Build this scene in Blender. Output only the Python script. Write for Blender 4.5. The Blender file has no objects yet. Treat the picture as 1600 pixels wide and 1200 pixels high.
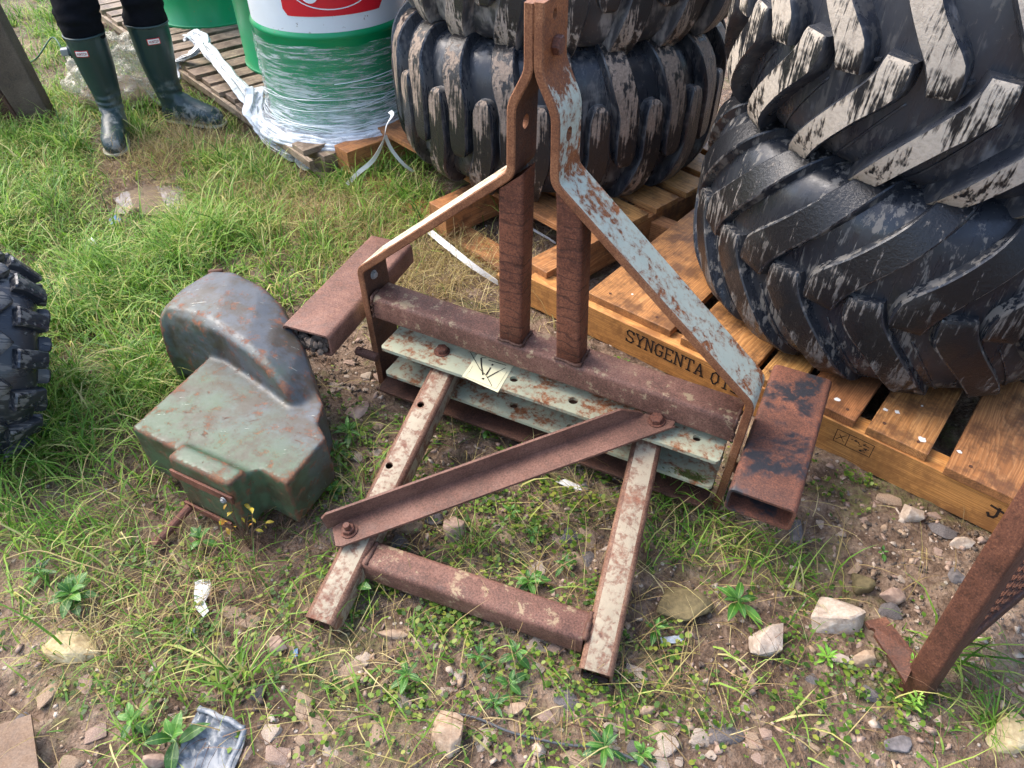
import bpy, bmesh, math, random
import numpy as np
from mathutils import Vector, Matrix, noise as mnoise
R = math.radians
random.seed(7); rng = np.random.default_rng(7)
sc = bpy.context.scene
col = sc.collection
# ------------------------------------------------------------------ camera
CAM_H, CAM_T, CAM_F = 1.40, 43.0, 1150.0          # height, pitch down, focal length in px of a 1600 px frame
cam = bpy.data.cameras.new('camera'); camo = bpy.data.objects.new('camera', cam); col.objects.link(camo)
camo.location = (0, 0, CAM_H); camo.rotation_euler = (R(90 - CAM_T), 0, 0)
cam.sensor_fit = 'HORIZONTAL'; cam.sensor_width = 36; cam.lens = 36 * CAM_F / 1600
cam.clip_start = .02; cam.clip_end = 500
sc.camera = camo
# ------------------------------------------------------------------ sky and sun
SUN_EL, SUN_AZ = 52.0, -60.0                      # azimuth measured from +Y towards +X
w = bpy.data.worlds.new('World'); sc.world = w; w.use_nodes = True
wn = w.node_tree.nodes; wl = w.node_tree.links
sky = wn.new('ShaderNodeTexSky'); sky.sky_type = 'NISHITA'; sky.sun_disc = False
sky.sun_elevation = R(SUN_EL); sky.sun_rotation = R(SUN_AZ); sky.air_density = 1.0; sky.dust_density = 3.4; sky.ozone_density = 1.0
bg = wn['Background']; bg.inputs['Strength'].default_value = .15
wl.new(sky.outputs[0], bg.inputs[0])
sl = bpy.data.lights.new('sun', 'SUN'); sl.energy = .85; sl.angle = R(38); sl.color = (1, .975, .94)
so = bpy.data.objects.new('sun', sl); col.objects.link(so)
sd = Vector((math.sin(R(SUN_AZ)) * math.cos(R(SUN_EL)), math.cos(R(SUN_AZ)) * math.cos(R(SUN_EL)), math.sin(R(SUN_EL))))
so.rotation_euler = sd.to_track_quat('Z', 'Y').to_euler()
vs = sc.view_settings; vs.view_transform = 'Standard'; vs.look = 'None'; vs.gamma = 1; vs.exposure = 1.76
sc.render.engine = 'CYCLES'
sc.cycles.max_bounces = 4; sc.cycles.diffuse_bounces = 2; sc.cycles.glossy_bounces = 2; sc.cycles.use_light_tree = False
sc.cycles.use_adaptive_sampling = True; sc.cycles.adaptive_threshold = .03; sc.cycles.use_denoising = True; sc.cycles.transparent_max_bounces = 8

# ------------------------------------------------------------------ helpers: where things stand
_t = R(CAM_T); _f = np.array([0, math.cos(_t), -math.sin(_t)]); _u = np.array([0, math.sin(_t), math.cos(_t)])
def G(px, py, z=0.0):
    d = _f + (px - 800) / CAM_F * np.array([1., 0, 0]) - (py - 600) / CAM_F * _u
    k = (z - CAM_H) / d[2]
    return Vector((d[0] * k, d[1] * k, z))
def proj(x, y, z=0):                               # numpy arrays -> plan coordinates used by the planting maps
    vx, vy, vz = x, y, z - CAM_H
    k = np.maximum(vy * _f[1] + vz * _f[2], .05)
    return 800 + CAM_F * vx / k, 600 - CAM_F * (vy * _u[1] + vz * _u[2]) / k
def terrain(x, y):
    x = np.asarray(x, float); y = np.asarray(y, float)
    z = .008 * np.sin(2.1 * x + .5) * np.cos(1.7 * y) + .006 * np.sin(5.3 * x + 3.1 * y) + .004 * np.sin(9 * y - 6 * x + 1)
    z += .05 * np.clip((-x - 1.9), 0, 3) * 0
    pit = np.exp(-(((x + 1.37) / .20) ** 2 + ((y - 2.56) / .17) ** 2)); z -= .045 * pit
    return z
def T(x, y): return float(terrain(x, y))
# ------------------------------------------------------------------ helpers: objects
def tag(o, label=None, cat=None, group=None, kind=None):
    if label: o['label'] = label
    if cat: o['category'] = cat
    if group: o['group'] = group
    if kind: o['kind'] = kind
    return o
def empty(name, loc=(0, 0, 0), rot=(0, 0, 0), label=None, cat=None, group=None):
    o = bpy.data.objects.new(name, None); col.objects.link(o); o.empty_display_size = .1
    o.location = loc; o.rotation_euler = rot
    return tag(o, label, cat, group)
def link(name, me, parent=None, loc=None, rot=None):
    o = bpy.data.objects.new(name, me); col.objects.link(o)
    if parent: o.parent = parent
    if loc is not None: o.location = loc
    if rot is not None: o.rotation_euler = rot
    return o
class MB:
    def __init__(s): s.v = []; s.f = []; s.m = []; s.cur = 0
    def add(s, vs, fs):
        b = len(s.v); s.v += [tuple(map(float, v)) for v in vs]
        for f in fs: s.f.append([b + i for i in f]); s.m.append(s.cur)
        return s
    def mesh(s, mats, smooth=False, angle=None, fix=True):
        me = bpy.data.meshes.new('mesh'); me.from_pydata(s.v, [], s.f)
        for m in (mats if isinstance(mats, (list, tuple)) else [mats]): me.materials.append(m)
        me.polygons.foreach_set('material_index', s.m)
        if fix:
            bm = bmesh.new(); bm.from_mesh(me); bmesh.ops.recalc_face_normals(bm, faces=bm.faces)
            if angle is not None:
                for e in bm.edges:
                    if len(e.link_faces) == 2: e.smooth = e.calc_face_angle(0) < R(angle)
                for f in bm.faces: f.smooth = True
            bm.to_mesh(me); bm.free()
        if smooth: me.polygons.foreach_set('use_smooth', [True] * len(me.polygons))
        me.update(); return me
    def build(s, name, mats, parent=None, smooth=False, angle=None, loc=None, rot=None):
        return link(name, s.mesh(mats, smooth, angle), parent, loc, rot)
def rrect(w, h, r, n=4):                           # rounded rectangle, centred
    pts = []
    for cx, cy, a0 in ((w/2-r, h/2-r, 0), (-w/2+r, h/2-r, 90), (-w/2+r, -h/2+r, 180), (w/2-r, -h/2+r, 270)):
        for i in range(n + 1):
            a = R(a0 + 90 * i / n); pts.append((cx + r * math.cos(a), cy + r * math.sin(a)))
    return pts
def frame_of(d, up=(0, 0, 1)):
    d = Vector(d).normalized(); up = Vector(up)
    x = up.cross(d)
    if x.length < 1e-4: x = Vector((1, 0, 0)).cross(d)
    x.normalize(); y = d.cross(x); return x, y, d
def tube(mb, p0, p1, w, h, r=.008, wall=.005, up=(0, 0, 1), n=4, worn=False):   # hollow rolled section, open ends
    p0 = Vector(p0); p1 = Vector(p1); x, y, d = frame_of(p1 - p0, up)
    o = rrect(w, h, r, n); i = rrect(w - 2 * wall, h - 2 * wall, max(r - wall, .002), n); k = len(o)
    L = (p1 - p0).length; st = [0, .0015] + [L * q / 6 for q in range(1, 6)] + [L - .0015, L]
    V = []; F = []
    for q, l in enumerate(st):
        sh = .001 if q in (0, len(st) - 1) else 0
        for (a, b) in o:
            V.append(p0 + d * l + x * (a * (1 - sh / w * 2)) + y * (b * (1 - sh / h * 2)))
    ns = len(st)
    for q in range(ns - 1):
        for j in range(k): F.append([q*k+j, q*k+(j+1) % k, (q+1)*k+(j+1) % k, (q+1)*k+j])
    b = len(V)
    for l in (0, L):
        for (a, c) in i: V.append(p0 + d * l + x * a + y * c)
    for j in range(k):
        F.append([b+j, b+(j+1) % k, b+k+(j+1) % k, b+k+j])
        F.append([j, (j+1) % k, b+(j+1) % k, b+j]); q = (ns-1)*k
        F.append([q+j, q+(j+1) % k, b+k+(j+1) % k, b+k+j])
    m0 = len(mb.m); mb.add(V, F)
    if worn:
        for q in range(ns - 1):
            for j in range(k):
                if j % (n + 1) != n: mb.m[m0 + q*k + j] = 1
        for q in range((ns - 1) * k, len(F)): mb.m[m0 + q] = 1
    return mb
def box(mb, c, size, rot=None, bev=.002):          # bevelled block
    bm = bmesh.new(); bmesh.ops.create_cube(bm, size=1)
    bmesh.ops.scale(bm, vec=size, verts=bm.verts)
    if bev: bmesh.ops.bevel(bm, geom=list(bm.edges), offset=bev, segments=2, affect='EDGES', profile=.5)
    M = Matrix.Translation(c) @ (rot.to_4x4() if rot is not None else Matrix.Identity(4))
    bm.verts.ensure_lookup_table()
    V = [M @ v.co for v in bm.verts]; F = [[v.index for v in f.verts] for f in bm.faces]; bm.free()
    return mb.add(V, F)
def cyl(mb, p0, p1, r0, r1=None, n=16, cap=True, bev=0):
    r1 = r0 if r1 is None else r1; p0 = Vector(p0); p1 = Vector(p1); x, y, d = frame_of(p1 - p0)
    L = (p1 - p0).length
    st = [(0, r0), (L, r1)] if not bev else [(0, r0 - bev), (bev, r0), (L - bev, r1), (L, r1 - bev)]
    V = []; F = []
    for l, r in st:
        for j in range(n):
            a = 2 * math.pi * j / n; V.append(p0 + d * l + x * r * math.cos(a) + y * r * math.sin(a))
    for q in range(len(st) - 1):
        for j in range(n): F.append([q*n+j, q*n+(j+1) % n, (q+1)*n+(j+1) % n, (q+1)*n+j])
    if cap: F.append(list(range(n))[::-1]); F.append([(len(st)-1)*n+j for j in range(n)])
    return mb.add(V, F)
def prism(mb, pts, z0, z1):                        # polygon in plan, closed
    n = len(pts); V = [(p[0], p[1], z0) for p in pts] + [(p[0], p[1], z1) for p in pts]
    F = [list(range(n))[::-1], list(range(n, 2*n))] + [[i, (i+1) % n, n+(i+1) % n, n+i] for i in range(n)]
    return mb.add(V, F)
def sweep(mb, pts, rad, n=8, cap=True, flat=None):  # tube along a path; flat = (w, t) gives a ribbon section
    P = [Vector(p) for p in pts]; V = []; F = []; m = len(P); up = Vector((0, 0, 1))
    for i, p in enumerate(P):
        d = (P[min(i+1, m-1)] - P[max(i-1, 0)]).normalized(); x, y, _ = frame_of(d, up)
        r = rad[i] if isinstance(rad, (list, tuple)) else rad
        for j in range(n):
            a = 2 * math.pi * j / n
            if flat: V.append(p + x * flat[0] / 2 * math.cos(a) + y * flat[1] / 2 * math.sin(a))
            else: V.append(p + x * r * math.cos(a) + y * r * math.sin(a))
    for i in range(m - 1):
        for j in range(n): F.append([i*n+j, i*n+(j+1) % n, (i+1)*n+(j+1) % n, (i+1)*n+j])
    if cap: F.append(list(range(n))[::-1]); F.append([(m-1)*n+j for j in range(n)])
    return mb.add(V, F)
def spline(pts, n=8):
    P = [Vector(p) for p in pts]; out = []
    for i in range(len(P) - 1):
        a, b, c, d = P[max(i-1, 0)], P[i], P[i+1], P[min(i+2, len(P)-1)]
        for k in range(n):
            t = k / n; out.append(.5 * ((2*b) + (c-a)*t + (2*a-5*b+4*c-d)*t*t + (3*b-a-3*c+d)*t**3))
    out.append(P[-1]); return out
def revolve(mb, prof, n=64, closed=False, a0=0, a1=360):
    V = []; F = []; m = len(prof); full = abs(a1 - a0) >= 360; cnt = n if full else n + 1
    for j in range(cnt):
        a = R(a0 + (a1 - a0) * j / n)
        for r, z in prof: V.append((r * math.cos(a), r * math.sin(a), z))
    for j in range(n):
        q = (j + 1) % cnt
        for i in range(m if closed else m - 1): F.append([j*m+i, q*m+i, q*m+(i+1) % m, j*m+(i+1) % m])
    return mb.add(V, F)
def loft(mb, rings, cap=True):
    n = len(rings[0]); V = [p for r in rings for p in r]; F = []
    for i in range(len(rings) - 1):
        for j in range(n): F.append([i*n+j, i*n+(j+1) % n, (i+1)*n+(j+1) % n, (i+1)*n+j])
    if cap: F.append(list(range(n))[::-1]); F.append([(len(rings)-1)*n+j for j in range(n)])
    return mb.add(V, F)
def evaluated(me, mods):                           # mesh with modifiers applied
    o = bpy.data.objects.new('tmp', me); col.objects.link(o)
    for typ, kw in mods:
        m = o.modifiers.new(typ, typ)
        for k, v in kw.items(): setattr(m, k, v)
    dg = bpy.context.evaluated_depsgraph_get(); dg.update()
    r = bpy.data.meshes.new_from_object(o.evaluated_get(dg)); bpy.data.objects.remove(o); return r
def fuse(mb, mat, voxel, smooth=6, dec=None):      # one continuous skin over overlapping volumes
    me = mb.mesh(mat)
    mods = [('REMESH', dict(mode='VOXEL', voxel_size=voxel, use_smooth_shade=True)), ('SMOOTH', dict(iterations=smooth, factor=.6))]
    if dec: mods.append(('DECIMATE', dict(ratio=dec)))
    r = evaluated(me, mods); r.materials.clear(); r.materials.append(mat)
    r.polygons.foreach_set('material_index', [0] * len(r.polygons)); r.polygons.foreach_set('use_smooth', [True] * len(r.polygons)); return r
def drill(o, holes, n=20):                         # real holes: list of (p0, p1, radius)
    mb = MB()
    for p0, p1, r in holes: cyl(mb, p0, p1, r, n=n)
    c = bpy.data.objects.new('cut', mb.mesh(o.data.materials[0])); col.objects.link(c)
    m = o.modifiers.new('b', 'BOOLEAN'); m.operation = 'DIFFERENCE'; m.solver = 'EXACT'; m.use_self = True
    par = o.parent; o.parent = None; m.object = c
    dg = bpy.context.evaluated_depsgraph_get(); dg.update()
    me = bpy.data.meshes.new_from_object(o.evaluated_get(dg)); o.modifiers.clear(); o.data = me
    if len(me.materials) > 1:                       # bare metal inside the holes
        for p_ in me.polygons:
            for p0, p1, r in holes:
                ax = (Vector(p1) - Vector(p0)).normalized(); d_ = p_.center - Vector(p0); d_ -= ax * d_.dot(ax)
                if d_.length < r * 1.03 and abs(p_.normal.dot(ax)) < .3: p_.material_index = 1
    bpy.data.objects.remove(c); o.parent = par
# ------------------------------------------------------------------ helpers: materials
def lin(r, g, b): return tuple(((c/255)/12.92 if c/255 <= .04045 else ((c/255+.055)/1.055)**2.4) for c in (r, g, b)) + (1,)
class NT:
    def __init__(s, name):
        s.mat = bpy.data.materials.new(name); s.mat.use_nodes = True; s.t = s.mat.node_tree; s.b = s.t.nodes['Principled BSDF']
        s.out = s.t.nodes['Material Output']
    def n(s, typ, ins=None, **kw):
        nd = s.t.nodes.new('ShaderNode' + typ)
        for k, v in kw.items(): setattr(nd, k, v)
        for k, v in (ins or {}).items(): s.put(nd.inputs[k], v)
        return nd
    def put(s, sock, v):
        if hasattr(v, 'is_output') or isinstance(v, bpy.types.NodeSocket): s.t.links.new(v, sock)
        else:
            if sock.type == 'RGBA' and not hasattr(v, '__len__'): v = (v, v, v, 1)
            sock.default_value = v
    def co(s, kind='Object', scale=(1, 1, 1), rot=(0, 0, 0)):
        c = s.n('TexCoord').outputs[kind]
        return s.n('Mapping', {'Vector': c, 'Scale': scale, 'Rotation': rot}).outputs[0]
    def noise(s, vec, scale, detail=6, rough=.6, dist=0): return s.n('TexNoise', {'Vector': vec, 'Scale': scale, 'Detail': min(detail, 4), 'Roughness': rough, 'Distortion': dist}).outputs[0]
    def ramp(s, fac, stops, interp='LINEAR'):
        r = s.n('ValToRGB', {'Fac': fac}); e = r.color_ramp; e.interpolation = interp
        while len(e.elements) > 1: e.elements.remove(e.elements[-1])
        for i, (p, c) in enumerate(stops):
            el = e.elements[0] if i == 0 else e.elements.new(p)
            el.position = p; el.color = c if hasattr(c, '__len__') else (c, c, c, 1)
        return r.outputs[0]
    def mix(s, fac, a, b, mode='MIX'):
        m = s.n('Mix', data_type='RGBA', blend_type=mode)
        s.put(m.inputs[0], fac); s.put(m.inputs[6], a); s.put(m.inputs[7], b); return m.outputs[2]
    def math(s, op, a, b=0, c=0):
        m = s.n('Math', operation=op)
        s.put(m.inputs[0], a); s.put(m.inputs[1], b); s.put(m.inputs[2], c); return m.outputs[0]
    def step(s, v, a, b): return s.n('MapRange', {0: v, 1: a, 2: b, 3: 0., 4: 1.}, interpolation_type='SMOOTHSTEP').outputs[0]
    def bump(s, h, strength=.3, dist=.01, normal=None):
        b = s.n('Bump', {'Height': h, 'Strength': strength, 'Distance': dist})
        if normal is not None: s.put(b.inputs['Normal'], normal)
        return b.outputs[0]
    def fin(s, color=None, rough=.6, normal=None, metallic=0, spec=.5):
        if color is not None: s.put(s.b.inputs['Base Color'], color)
        s.put(s.b.inputs['Roughness'], rough); s.put(s.b.inputs['Metallic'], metallic); s.put(s.b.inputs['Specular IOR Level'], spec)
        if normal is not None: s.put(s.b.inputs['Normal'], normal)
        return s.mat
def flat(name, c, rough=.6, var=.15, scale=30, spec=.4):
    t = NT(name); v = t.co(); n = t.noise(v, scale)
    c2 = tuple(x * (1 - var * 2) for x in c[:3]) + (1,)
    return t.fin(t.mix(n, c2, c), rough, t.bump(n, .15, .004), spec=spec)
def rusty(name, cols, paint=None, thr=.5, edge=True, band=False, extra=None, scl=1.0, rough=(.5, .8), lich=None, soft=.04, worn=None):
    """bare rust in several tones; paint = colour pair left over it where the wear mask allows; band = run marks"""
    t = NT(name); v = t.co()
    n1 = t.noise(v, 7 * scl, 8, .65); n2 = t.noise(v, 45 * scl, 6, .7); n3 = t.noise(v, 260, 3, .7)
    r = t.ramp(t.math('ADD', t.math('MULTIPLY', n1, .45), t.math('ADD', t.math('MULTIPLY', n2, .2), t.math('MULTIPLY', n3, .35))), [(.34, cols[0]), (.46, cols[1]), (.55, cols[2]), (.68, cols[3])])
    r = t.mix(t.math('MULTIPLY', t.step(n3, .54, .72), .2), r, cols[3])
    r = t.mix(t.math('MULTIPLY', t.step(n3, .5, .3), .4), r, cols[0])
    ro = t.n('MapRange', {0: n2, 1: .3, 2: .7, 3: rough[0], 4: rough[1]}).outputs[0]
    h = t.math('ADD', t.math('MULTIPLY', n2, .6), t.math('MULTIPLY', n3, .4))
    if band:
        wv = t.n('TexWave', {'Vector': t.co(scale=(.45, .45, 1)), 'Scale': 13., 'Distortion': 5.5, 'Detail': 4., 'Detail Scale': 2.6}, wave_type='BANDS', bands_direction='Z').outputs[1]
        bm = t.math('MULTIPLY', t.step(wv, .90, .97), t.step(t.noise(v, 11, 2), .40, .50))
        r = t.mix(t.math('MULTIPLY', bm, .6), r, cols[0]); h = t.math('SUBTRACT', h, t.math('MULTIPLY', bm, .3))
    if lich:
        lm = t.step(t.noise(v, 28, 7, .75), .56, .64)
        r = t.mix(t.math('MULTIPLY', lm, .7), r, lich)
    if extra:                                      # old black paint left in patches
        em = t.math('MULTIPLY', t.step(t.noise(v, 6.5, 5, .6, .4), .46, .55), t.step(n2, .34, .5))
        r = t.mix(em, r, extra); ro = t.mix(em, ro, .35)
    if paint:
        n4 = t.noise(v, 27 * scl, 9, .72, .3); n5 = t.noise(v, 95, 4, .65)
        m = t.math('ADD', t.math('MULTIPLY', n4, .42), t.math('ADD', t.math('MULTIPLY', n5, .28), t.math('MULTIPLY', n1, .30)))
        if worn:                                   # handled and chafed towards the mast head and around the pin holes
            z = t.n('SeparateXYZ', {0: v}).outputs[2]
            for a_, b_, k_ in worn: m = t.math('ADD', m, t.math('MULTIPLY', t.step(z, a_, b_), k_))
        m0 = m; m = t.step(m, thr + soft, thr - soft)      # 1 = paint survives
        pc = t.mix(t.noise(v, 16, 6, .7), paint[0], paint[1])
        pc = t.mix(t.math('MULTIPLY', t.step(m0, thr - .09, thr + .02), .55), pc, cols[2])
        r = t.mix(m, r, pc); ro = t.mix(m, ro, .45); h = t.math('ADD', h, t.math('MULTIPLY', m, .8))
    return t.fin(r, ro, t.bump(h, .45, .003), spec=.35)
def wood(name, c0, c1, c2, ring=38., rough=.65, stain=None):
    """solid wood: rings around the object's X axis, so sides show grain and ends show rings"""
    t = NT(name); oi = t.n('ObjectInfo').outputs['Random']
    c = t.n('TexCoord').outputs['Object']
    off = t.n('CombineXYZ', {0: t.math('MULTIPLY', oi, 37.), 1: t.math('MULTIPLY_ADD', oi, .10, -.05), 2: t.math('MULTIPLY_ADD', oi, .05, .035)}).outputs[0]
    p = t.n('VectorMath', {0: c, 1: off}, operation='ADD').outputs[0]
    wob = t.noise(t.n('Mapping', {'Vector': p, 'Scale': (.6, 3, 3)}).outputs[0], 3, 4, .5)
    sx = t.n('SeparateXYZ', {0: p})
    d = t.math('SQRT', t.math('ADD', t.math('POWER', sx.outputs[1], 2.), t.math('POWER', sx.outputs[2], 2.)))
    rr = t.math('FRACT', t.math('MULTIPLY', t.math('ADD', d, t.math('MULTIPLY', wob, .06)), ring * 7))
    g = t.ramp(rr, [(0, c0), (.5, c1), (.85, tuple(p * .72 + q * .28 for p, q in zip(c1, c2))), (1, c0)])
    fib = t.noise(t.n('Mapping', {'Vector': p, 'Scale': (4, 130, 130)}).outputs[0], 2.2, 5, .6)
    g = t.mix(t.math('MULTIPLY', t.step(fib, .42, .62), .45), g, c2)
    tint = t.n('HueSaturation', {'Hue': t.math('MULTIPLY_ADD', oi, .02, .49), 'Saturation': 1., 'Value': t.math('MULTIPLY_ADD', oi, .3, .83), 'Color': g}).outputs[0]
    bl = t.noise(c, 9, 6, .7)
    bl2 = t.noise(c, 34, 4, .7)
    g = t.mix(t.math('MULTIPLY', t.step(t.math('ADD', t.math('MULTIPLY', bl, .6), t.math('MULTIPLY', bl2, .4)), .43, .62), .8), tint, stain or c2)
    h = t.math('ADD', t.math('MULTIPLY', fib, .7), t.math('MULTIPLY', rr, .3))
    return t.fin(g, t.n('MapRange', {0: bl, 1: .3, 2: .7, 3: rough, 4: rough - .22}).outputs[0], t.bump(h, .35, .002), spec=.35)

RC = [lin(54, 32, 24), lin(92, 54, 40), lin(118, 72, 52), lin(148, 96, 70)]
RPURP = [lin(62, 42, 34), lin(98, 68, 56), lin(122, 86, 72), lin(150, 114, 94)]
RORG = [lin(70, 40, 26), lin(112, 64, 38), lin(142, 84, 46), lin(166, 112, 72)]
BLUE = (lin(158, 168, 154), lin(188, 190, 172))
M_beam = rusty('rust beam', RPURP, lich=lin(160, 142, 110))
M_post = rusty('rust post', RC, band=True)
M_boxL = rusty('rust pocket', RPURP)
M_boxR = rusty('rust pocket with black paint', [lin(58, 38, 32), lin(92, 60, 48), lin(114, 72, 56), lin(148, 94, 66)], extra=lin(46, 46, 50))
M_strap = rusty('pale blue strap', RORG, BLUE, .578, soft=.03, worn=((.87, .96, .22), (.70, .76, .055), (.86, .80, .03)))
M_cream = rusty('cream strap', RORG, (lin(186, 180, 146), lin(208, 204, 180)), .56, soft=.04)
M_edge = rusty('worn strap edge', [lin(74, 46, 32), lin(112, 70, 46), lin(138, 92, 62), lin(166, 130, 98)])
M_chan = rusty('pale channel', RORG, (lin(142, 148, 128), lin(178, 178, 150)), .552, soft=.05)
M_leg = rusty('worn leg', RC, (lin(132, 118, 98), lin(168, 156, 132)), .55, scl=1.3, soft=.10)
M_legrust = rusty('worn leg corner', [lin(62, 40, 30), lin(98, 66, 50), lin(124, 90, 70), lin(150, 122, 98)])
M_brace = rusty('rust brace', [lin(64, 42, 34), lin(96, 66, 54), lin(116, 82, 68), lin(140, 104, 88)])
M_low = rusty('dark rust', [lin(44, 30, 24), lin(72, 48, 38), lin(92, 62, 48), lin(116, 80, 60)])
M_bolt = rusty('bolt rust', [lin(54, 34, 28), lin(88, 54, 42), lin(112, 70, 54), lin(134, 90, 70)])
M_rail = rusty('rail rust', [lin(46, 28, 20), lin(76, 46, 33), lin(94, 58, 42), lin(132, 90, 66)])
M_steel = flat('dull steel', lin(150, 150, 148), .4)
def casing_mat():
    t = NT('casing paint'); v = t.co(); n = t.noise(v, 5, 4, .65); f = t.noise(v, 34, 4, .7); g = t.noise(v, 120, 3, .6)
    sx = t.n('SeparateXYZ', {0: v}); w_ = t.math('ADD', t.math('MULTIPLY', t.math('SUBTRACT', n, .5), .9), t.math('ADD', t.math('MULTIPLY', sx.outputs[0], 1.3), t.math('MULTIPLY', sx.outputs[1], 1.7)))
    c = t.mix(t.step(w_, -.30, .16), t.mix(f, lin(50, 72, 50), lin(80, 96, 70)), t.mix(f, lin(64, 68, 74), lin(92, 95, 98)))
    c = t.mix(t.math('MULTIPLY', t.step(t.noise(v, 11, 4, .75), .40, .62), .8), c, lin(64, 54, 38))
    po = t.n('NewGeometry').outputs['Pointiness']
    e = t.step(t.math('ADD', po, t.math('MULTIPLY', t.math('SUBTRACT', f, .5), .16)), .505, .535)
    sc_ = t.math('ADD', t.math('MULTIPLY', t.noise(t.co(scale=(1, 1.6, 1), rot=(0, 0, .6)), 15, 4, .8, 1.2), .7), t.math('MULTIPLY', n, .3))
    r = t.math('MAXIMUM', e, t.step(sc_, .575, .64))
    rc = t.ramp(t.math('ADD', t.math('MULTIPLY', f, .6), t.math('MULTIPLY', g, .4)), [(.3, lin(58, 36, 26)), (.5, lin(94, 56, 36)), (.66, lin(136, 80, 46))])
    scr = t.step(t.noise(t.co(scale=(1, 9, 1), rot=(0, 0, -.5)), 20, 3, .6), .70, .72)
    c = t.mix(t.math('MULTIPLY', scr, .6), c, lin(190, 192, 176))
    c = t.mix(t.math('MULTIPLY', r, .75), c, rc)
    return t.fin(c, t.mix(r, t.n('MapRange', {0: f, 1: .3, 2: .7, 3: .38, 4: .62}).outputs[0], .8), t.bump(t.math('ADD', t.math('MULTIPLY', f, .5), t.math('MULTIPLY', r, -.4)), .25, .004), spec=.5)
M_case = casing_mat()
M_dirt = flat('caked mud', lin(112, 98, 86), .95, .3, 60)
M_orange = wood('wet pallet wood', lin(200, 146, 92), lin(182, 126, 74), lin(112, 74, 46), 34, .6, lin(92, 64, 46))
M_beamwood = wood('pale stringer wood', lin(214, 158, 94), lin(196, 136, 74), lin(138, 90, 48), 34, .65, lin(134, 90, 54))
M_grey = wood('weathered pallet wood', lin(166, 148, 128), lin(140, 120, 100), lin(86, 70, 58), 30, .8)
M_ink = flat('stencil ink', lin(52, 40, 34), .8, .3, 90)
# ------------------------------------------------------------------ ground
def ground_mat():
    t = NT('soil'); v = t.co()
    a = t.noise(v, 2.3, 7, .65); b = t.noise(v, 21, 8, .7); c = t.noise(v, 110, 5, .7)
    g = t.ramp(t.math('ADD', t.math('MULTIPLY', a, .35), t.math('ADD', t.math('MULTIPLY', b, .4), t.math('MULTIPLY', c, .25))),
               [(.36, lin(54, 41, 32)), (.46, lin(100, 80, 64)), (.54, lin(138, 116, 97)), (.64, lin(170, 150, 128))])
    vo = t.n('TexVoronoi', {'Vector': v, 'Scale': 75.}, feature='F1')
    pm = t.step(vo.outputs['Distance'], .42, .3)
    sel = t.step(t.n('SeparateColor', {0: vo.outputs['Color']}).outputs[0],   .84, .88)
    pc = t.ramp(t.n('SeparateColor', {0: vo.outputs['Color']}).outputs[1], [(0, lin(118, 102, 92)), (.5, lin(160, 142, 126)), (1, lin(190, 176, 160))])
    k = t.math('MULTIPLY', pm, sel)
    g = t.mix(k, g, pc)
    moss = t.math('MULTIPLY', t.step(t.noise(v, 5, 6, .7), .50, .64), t.step(c, .36, .58))
    g = t.mix(t.math('MULTIPLY', moss, .7), g, lin(88, 96, 44))
    h = t.math('ADD', t.math('MULTIPLY', b, 1.2), t.math('ADD', t.math('MULTIPLY', c, .5), t.math('MULTIPLY', k, .35)))
    return t.fin(g, t.n('MapRange', {0: a, 1: .35, 2: .6, 3: .6, 4: .92}).outputs[0], t.bump(h, 1.0, .018), spec=.3)
M_soil = ground_mat()
def build_ground():
    xs = np.concatenate([[-160, -60, -20, -9, -6, -4.6], np.arange(-3.6, 2.6, .014), [3.2, 4.6, 8, 20, 60, 160]])
    ys = np.concatenate([[-120, -40, -10, -3, -1, -.2, .1], np.arange(.3, 4.6, .014), [5, 5.6, 6.4, 8, 12, 30, 80, 160]])
    X, Y = np.meshgrid(xs, ys); Z = terrain(X, Y)
    near = (X > -3.6) & (X < 2.6) & (Y > .3) & (Y < 4.6)
    zz = np.zeros_like(Z)
    it = np.argwhere(near)
    for i, j in it:
        p = Vector((X[i, j] * 9, Y[i, j] * 9, 0))
        zz[i, j] = .008 * mnoise.noise(p) + .007 * mnoise.noise(p * 2.7) + .006 * abs(mnoise.noise(p * 5.1)) - .002
    Z = Z + zz
    V = np.stack([X, Y, Z], -1).reshape(-1, 3); ny, nx = X.shape
    idx = np.arange(ny * nx).reshape(ny, nx)
    Q = np.stack([idx[:-1, :-1], idx[:-1, 1:], idx[1:, 1:], idx[1:, :-1]], -1).reshape(-1, 4)
    me = bpy.data.meshes.new('ground'); me.vertices.add(len(V)); me.vertices.foreach_set('co', V.ravel())
    me.loops.add(Q.size); me.loops.foreach_set('vertex_index', Q.ravel()); me.polygons.add(len(Q))
    me.polygons.foreach_set('loop_start', np.arange(0, Q.size, 4)); me.polygons.foreach_set('use_smooth', np.ones(len(Q), bool))
    me.update(calc_edges=True); me.materials.append(M_soil)
    tag(link('ground', me), kind='structure')
build_ground()
def puddle():
    t = NT('muddy water'); v = t.co(); n = t.noise(v, 40, 3)
    m = t.fin(lin(128, 112, 94), .04, t.bump(n, .03, .003), spec=.7)
    mb = MB(); c = Vector((-1.36, 2.56, -.016)); n_ = 40
    pts = [(c.x + (.19 + .03 * math.sin(3 * a) + .02 * math.sin(5 * a + 1)) * math.cos(a), c.y + (.14 + .03 * math.cos(2 * a)) * math.sin(a)) for a in [2 * math.pi * k / n_ for k in range(n_)]]
    mb.add([(x, y, c.z) for x, y in pts], [list(range(n_))])
    tag(mb.build('puddle_water', m), kind='structure')
puddle()
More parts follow.
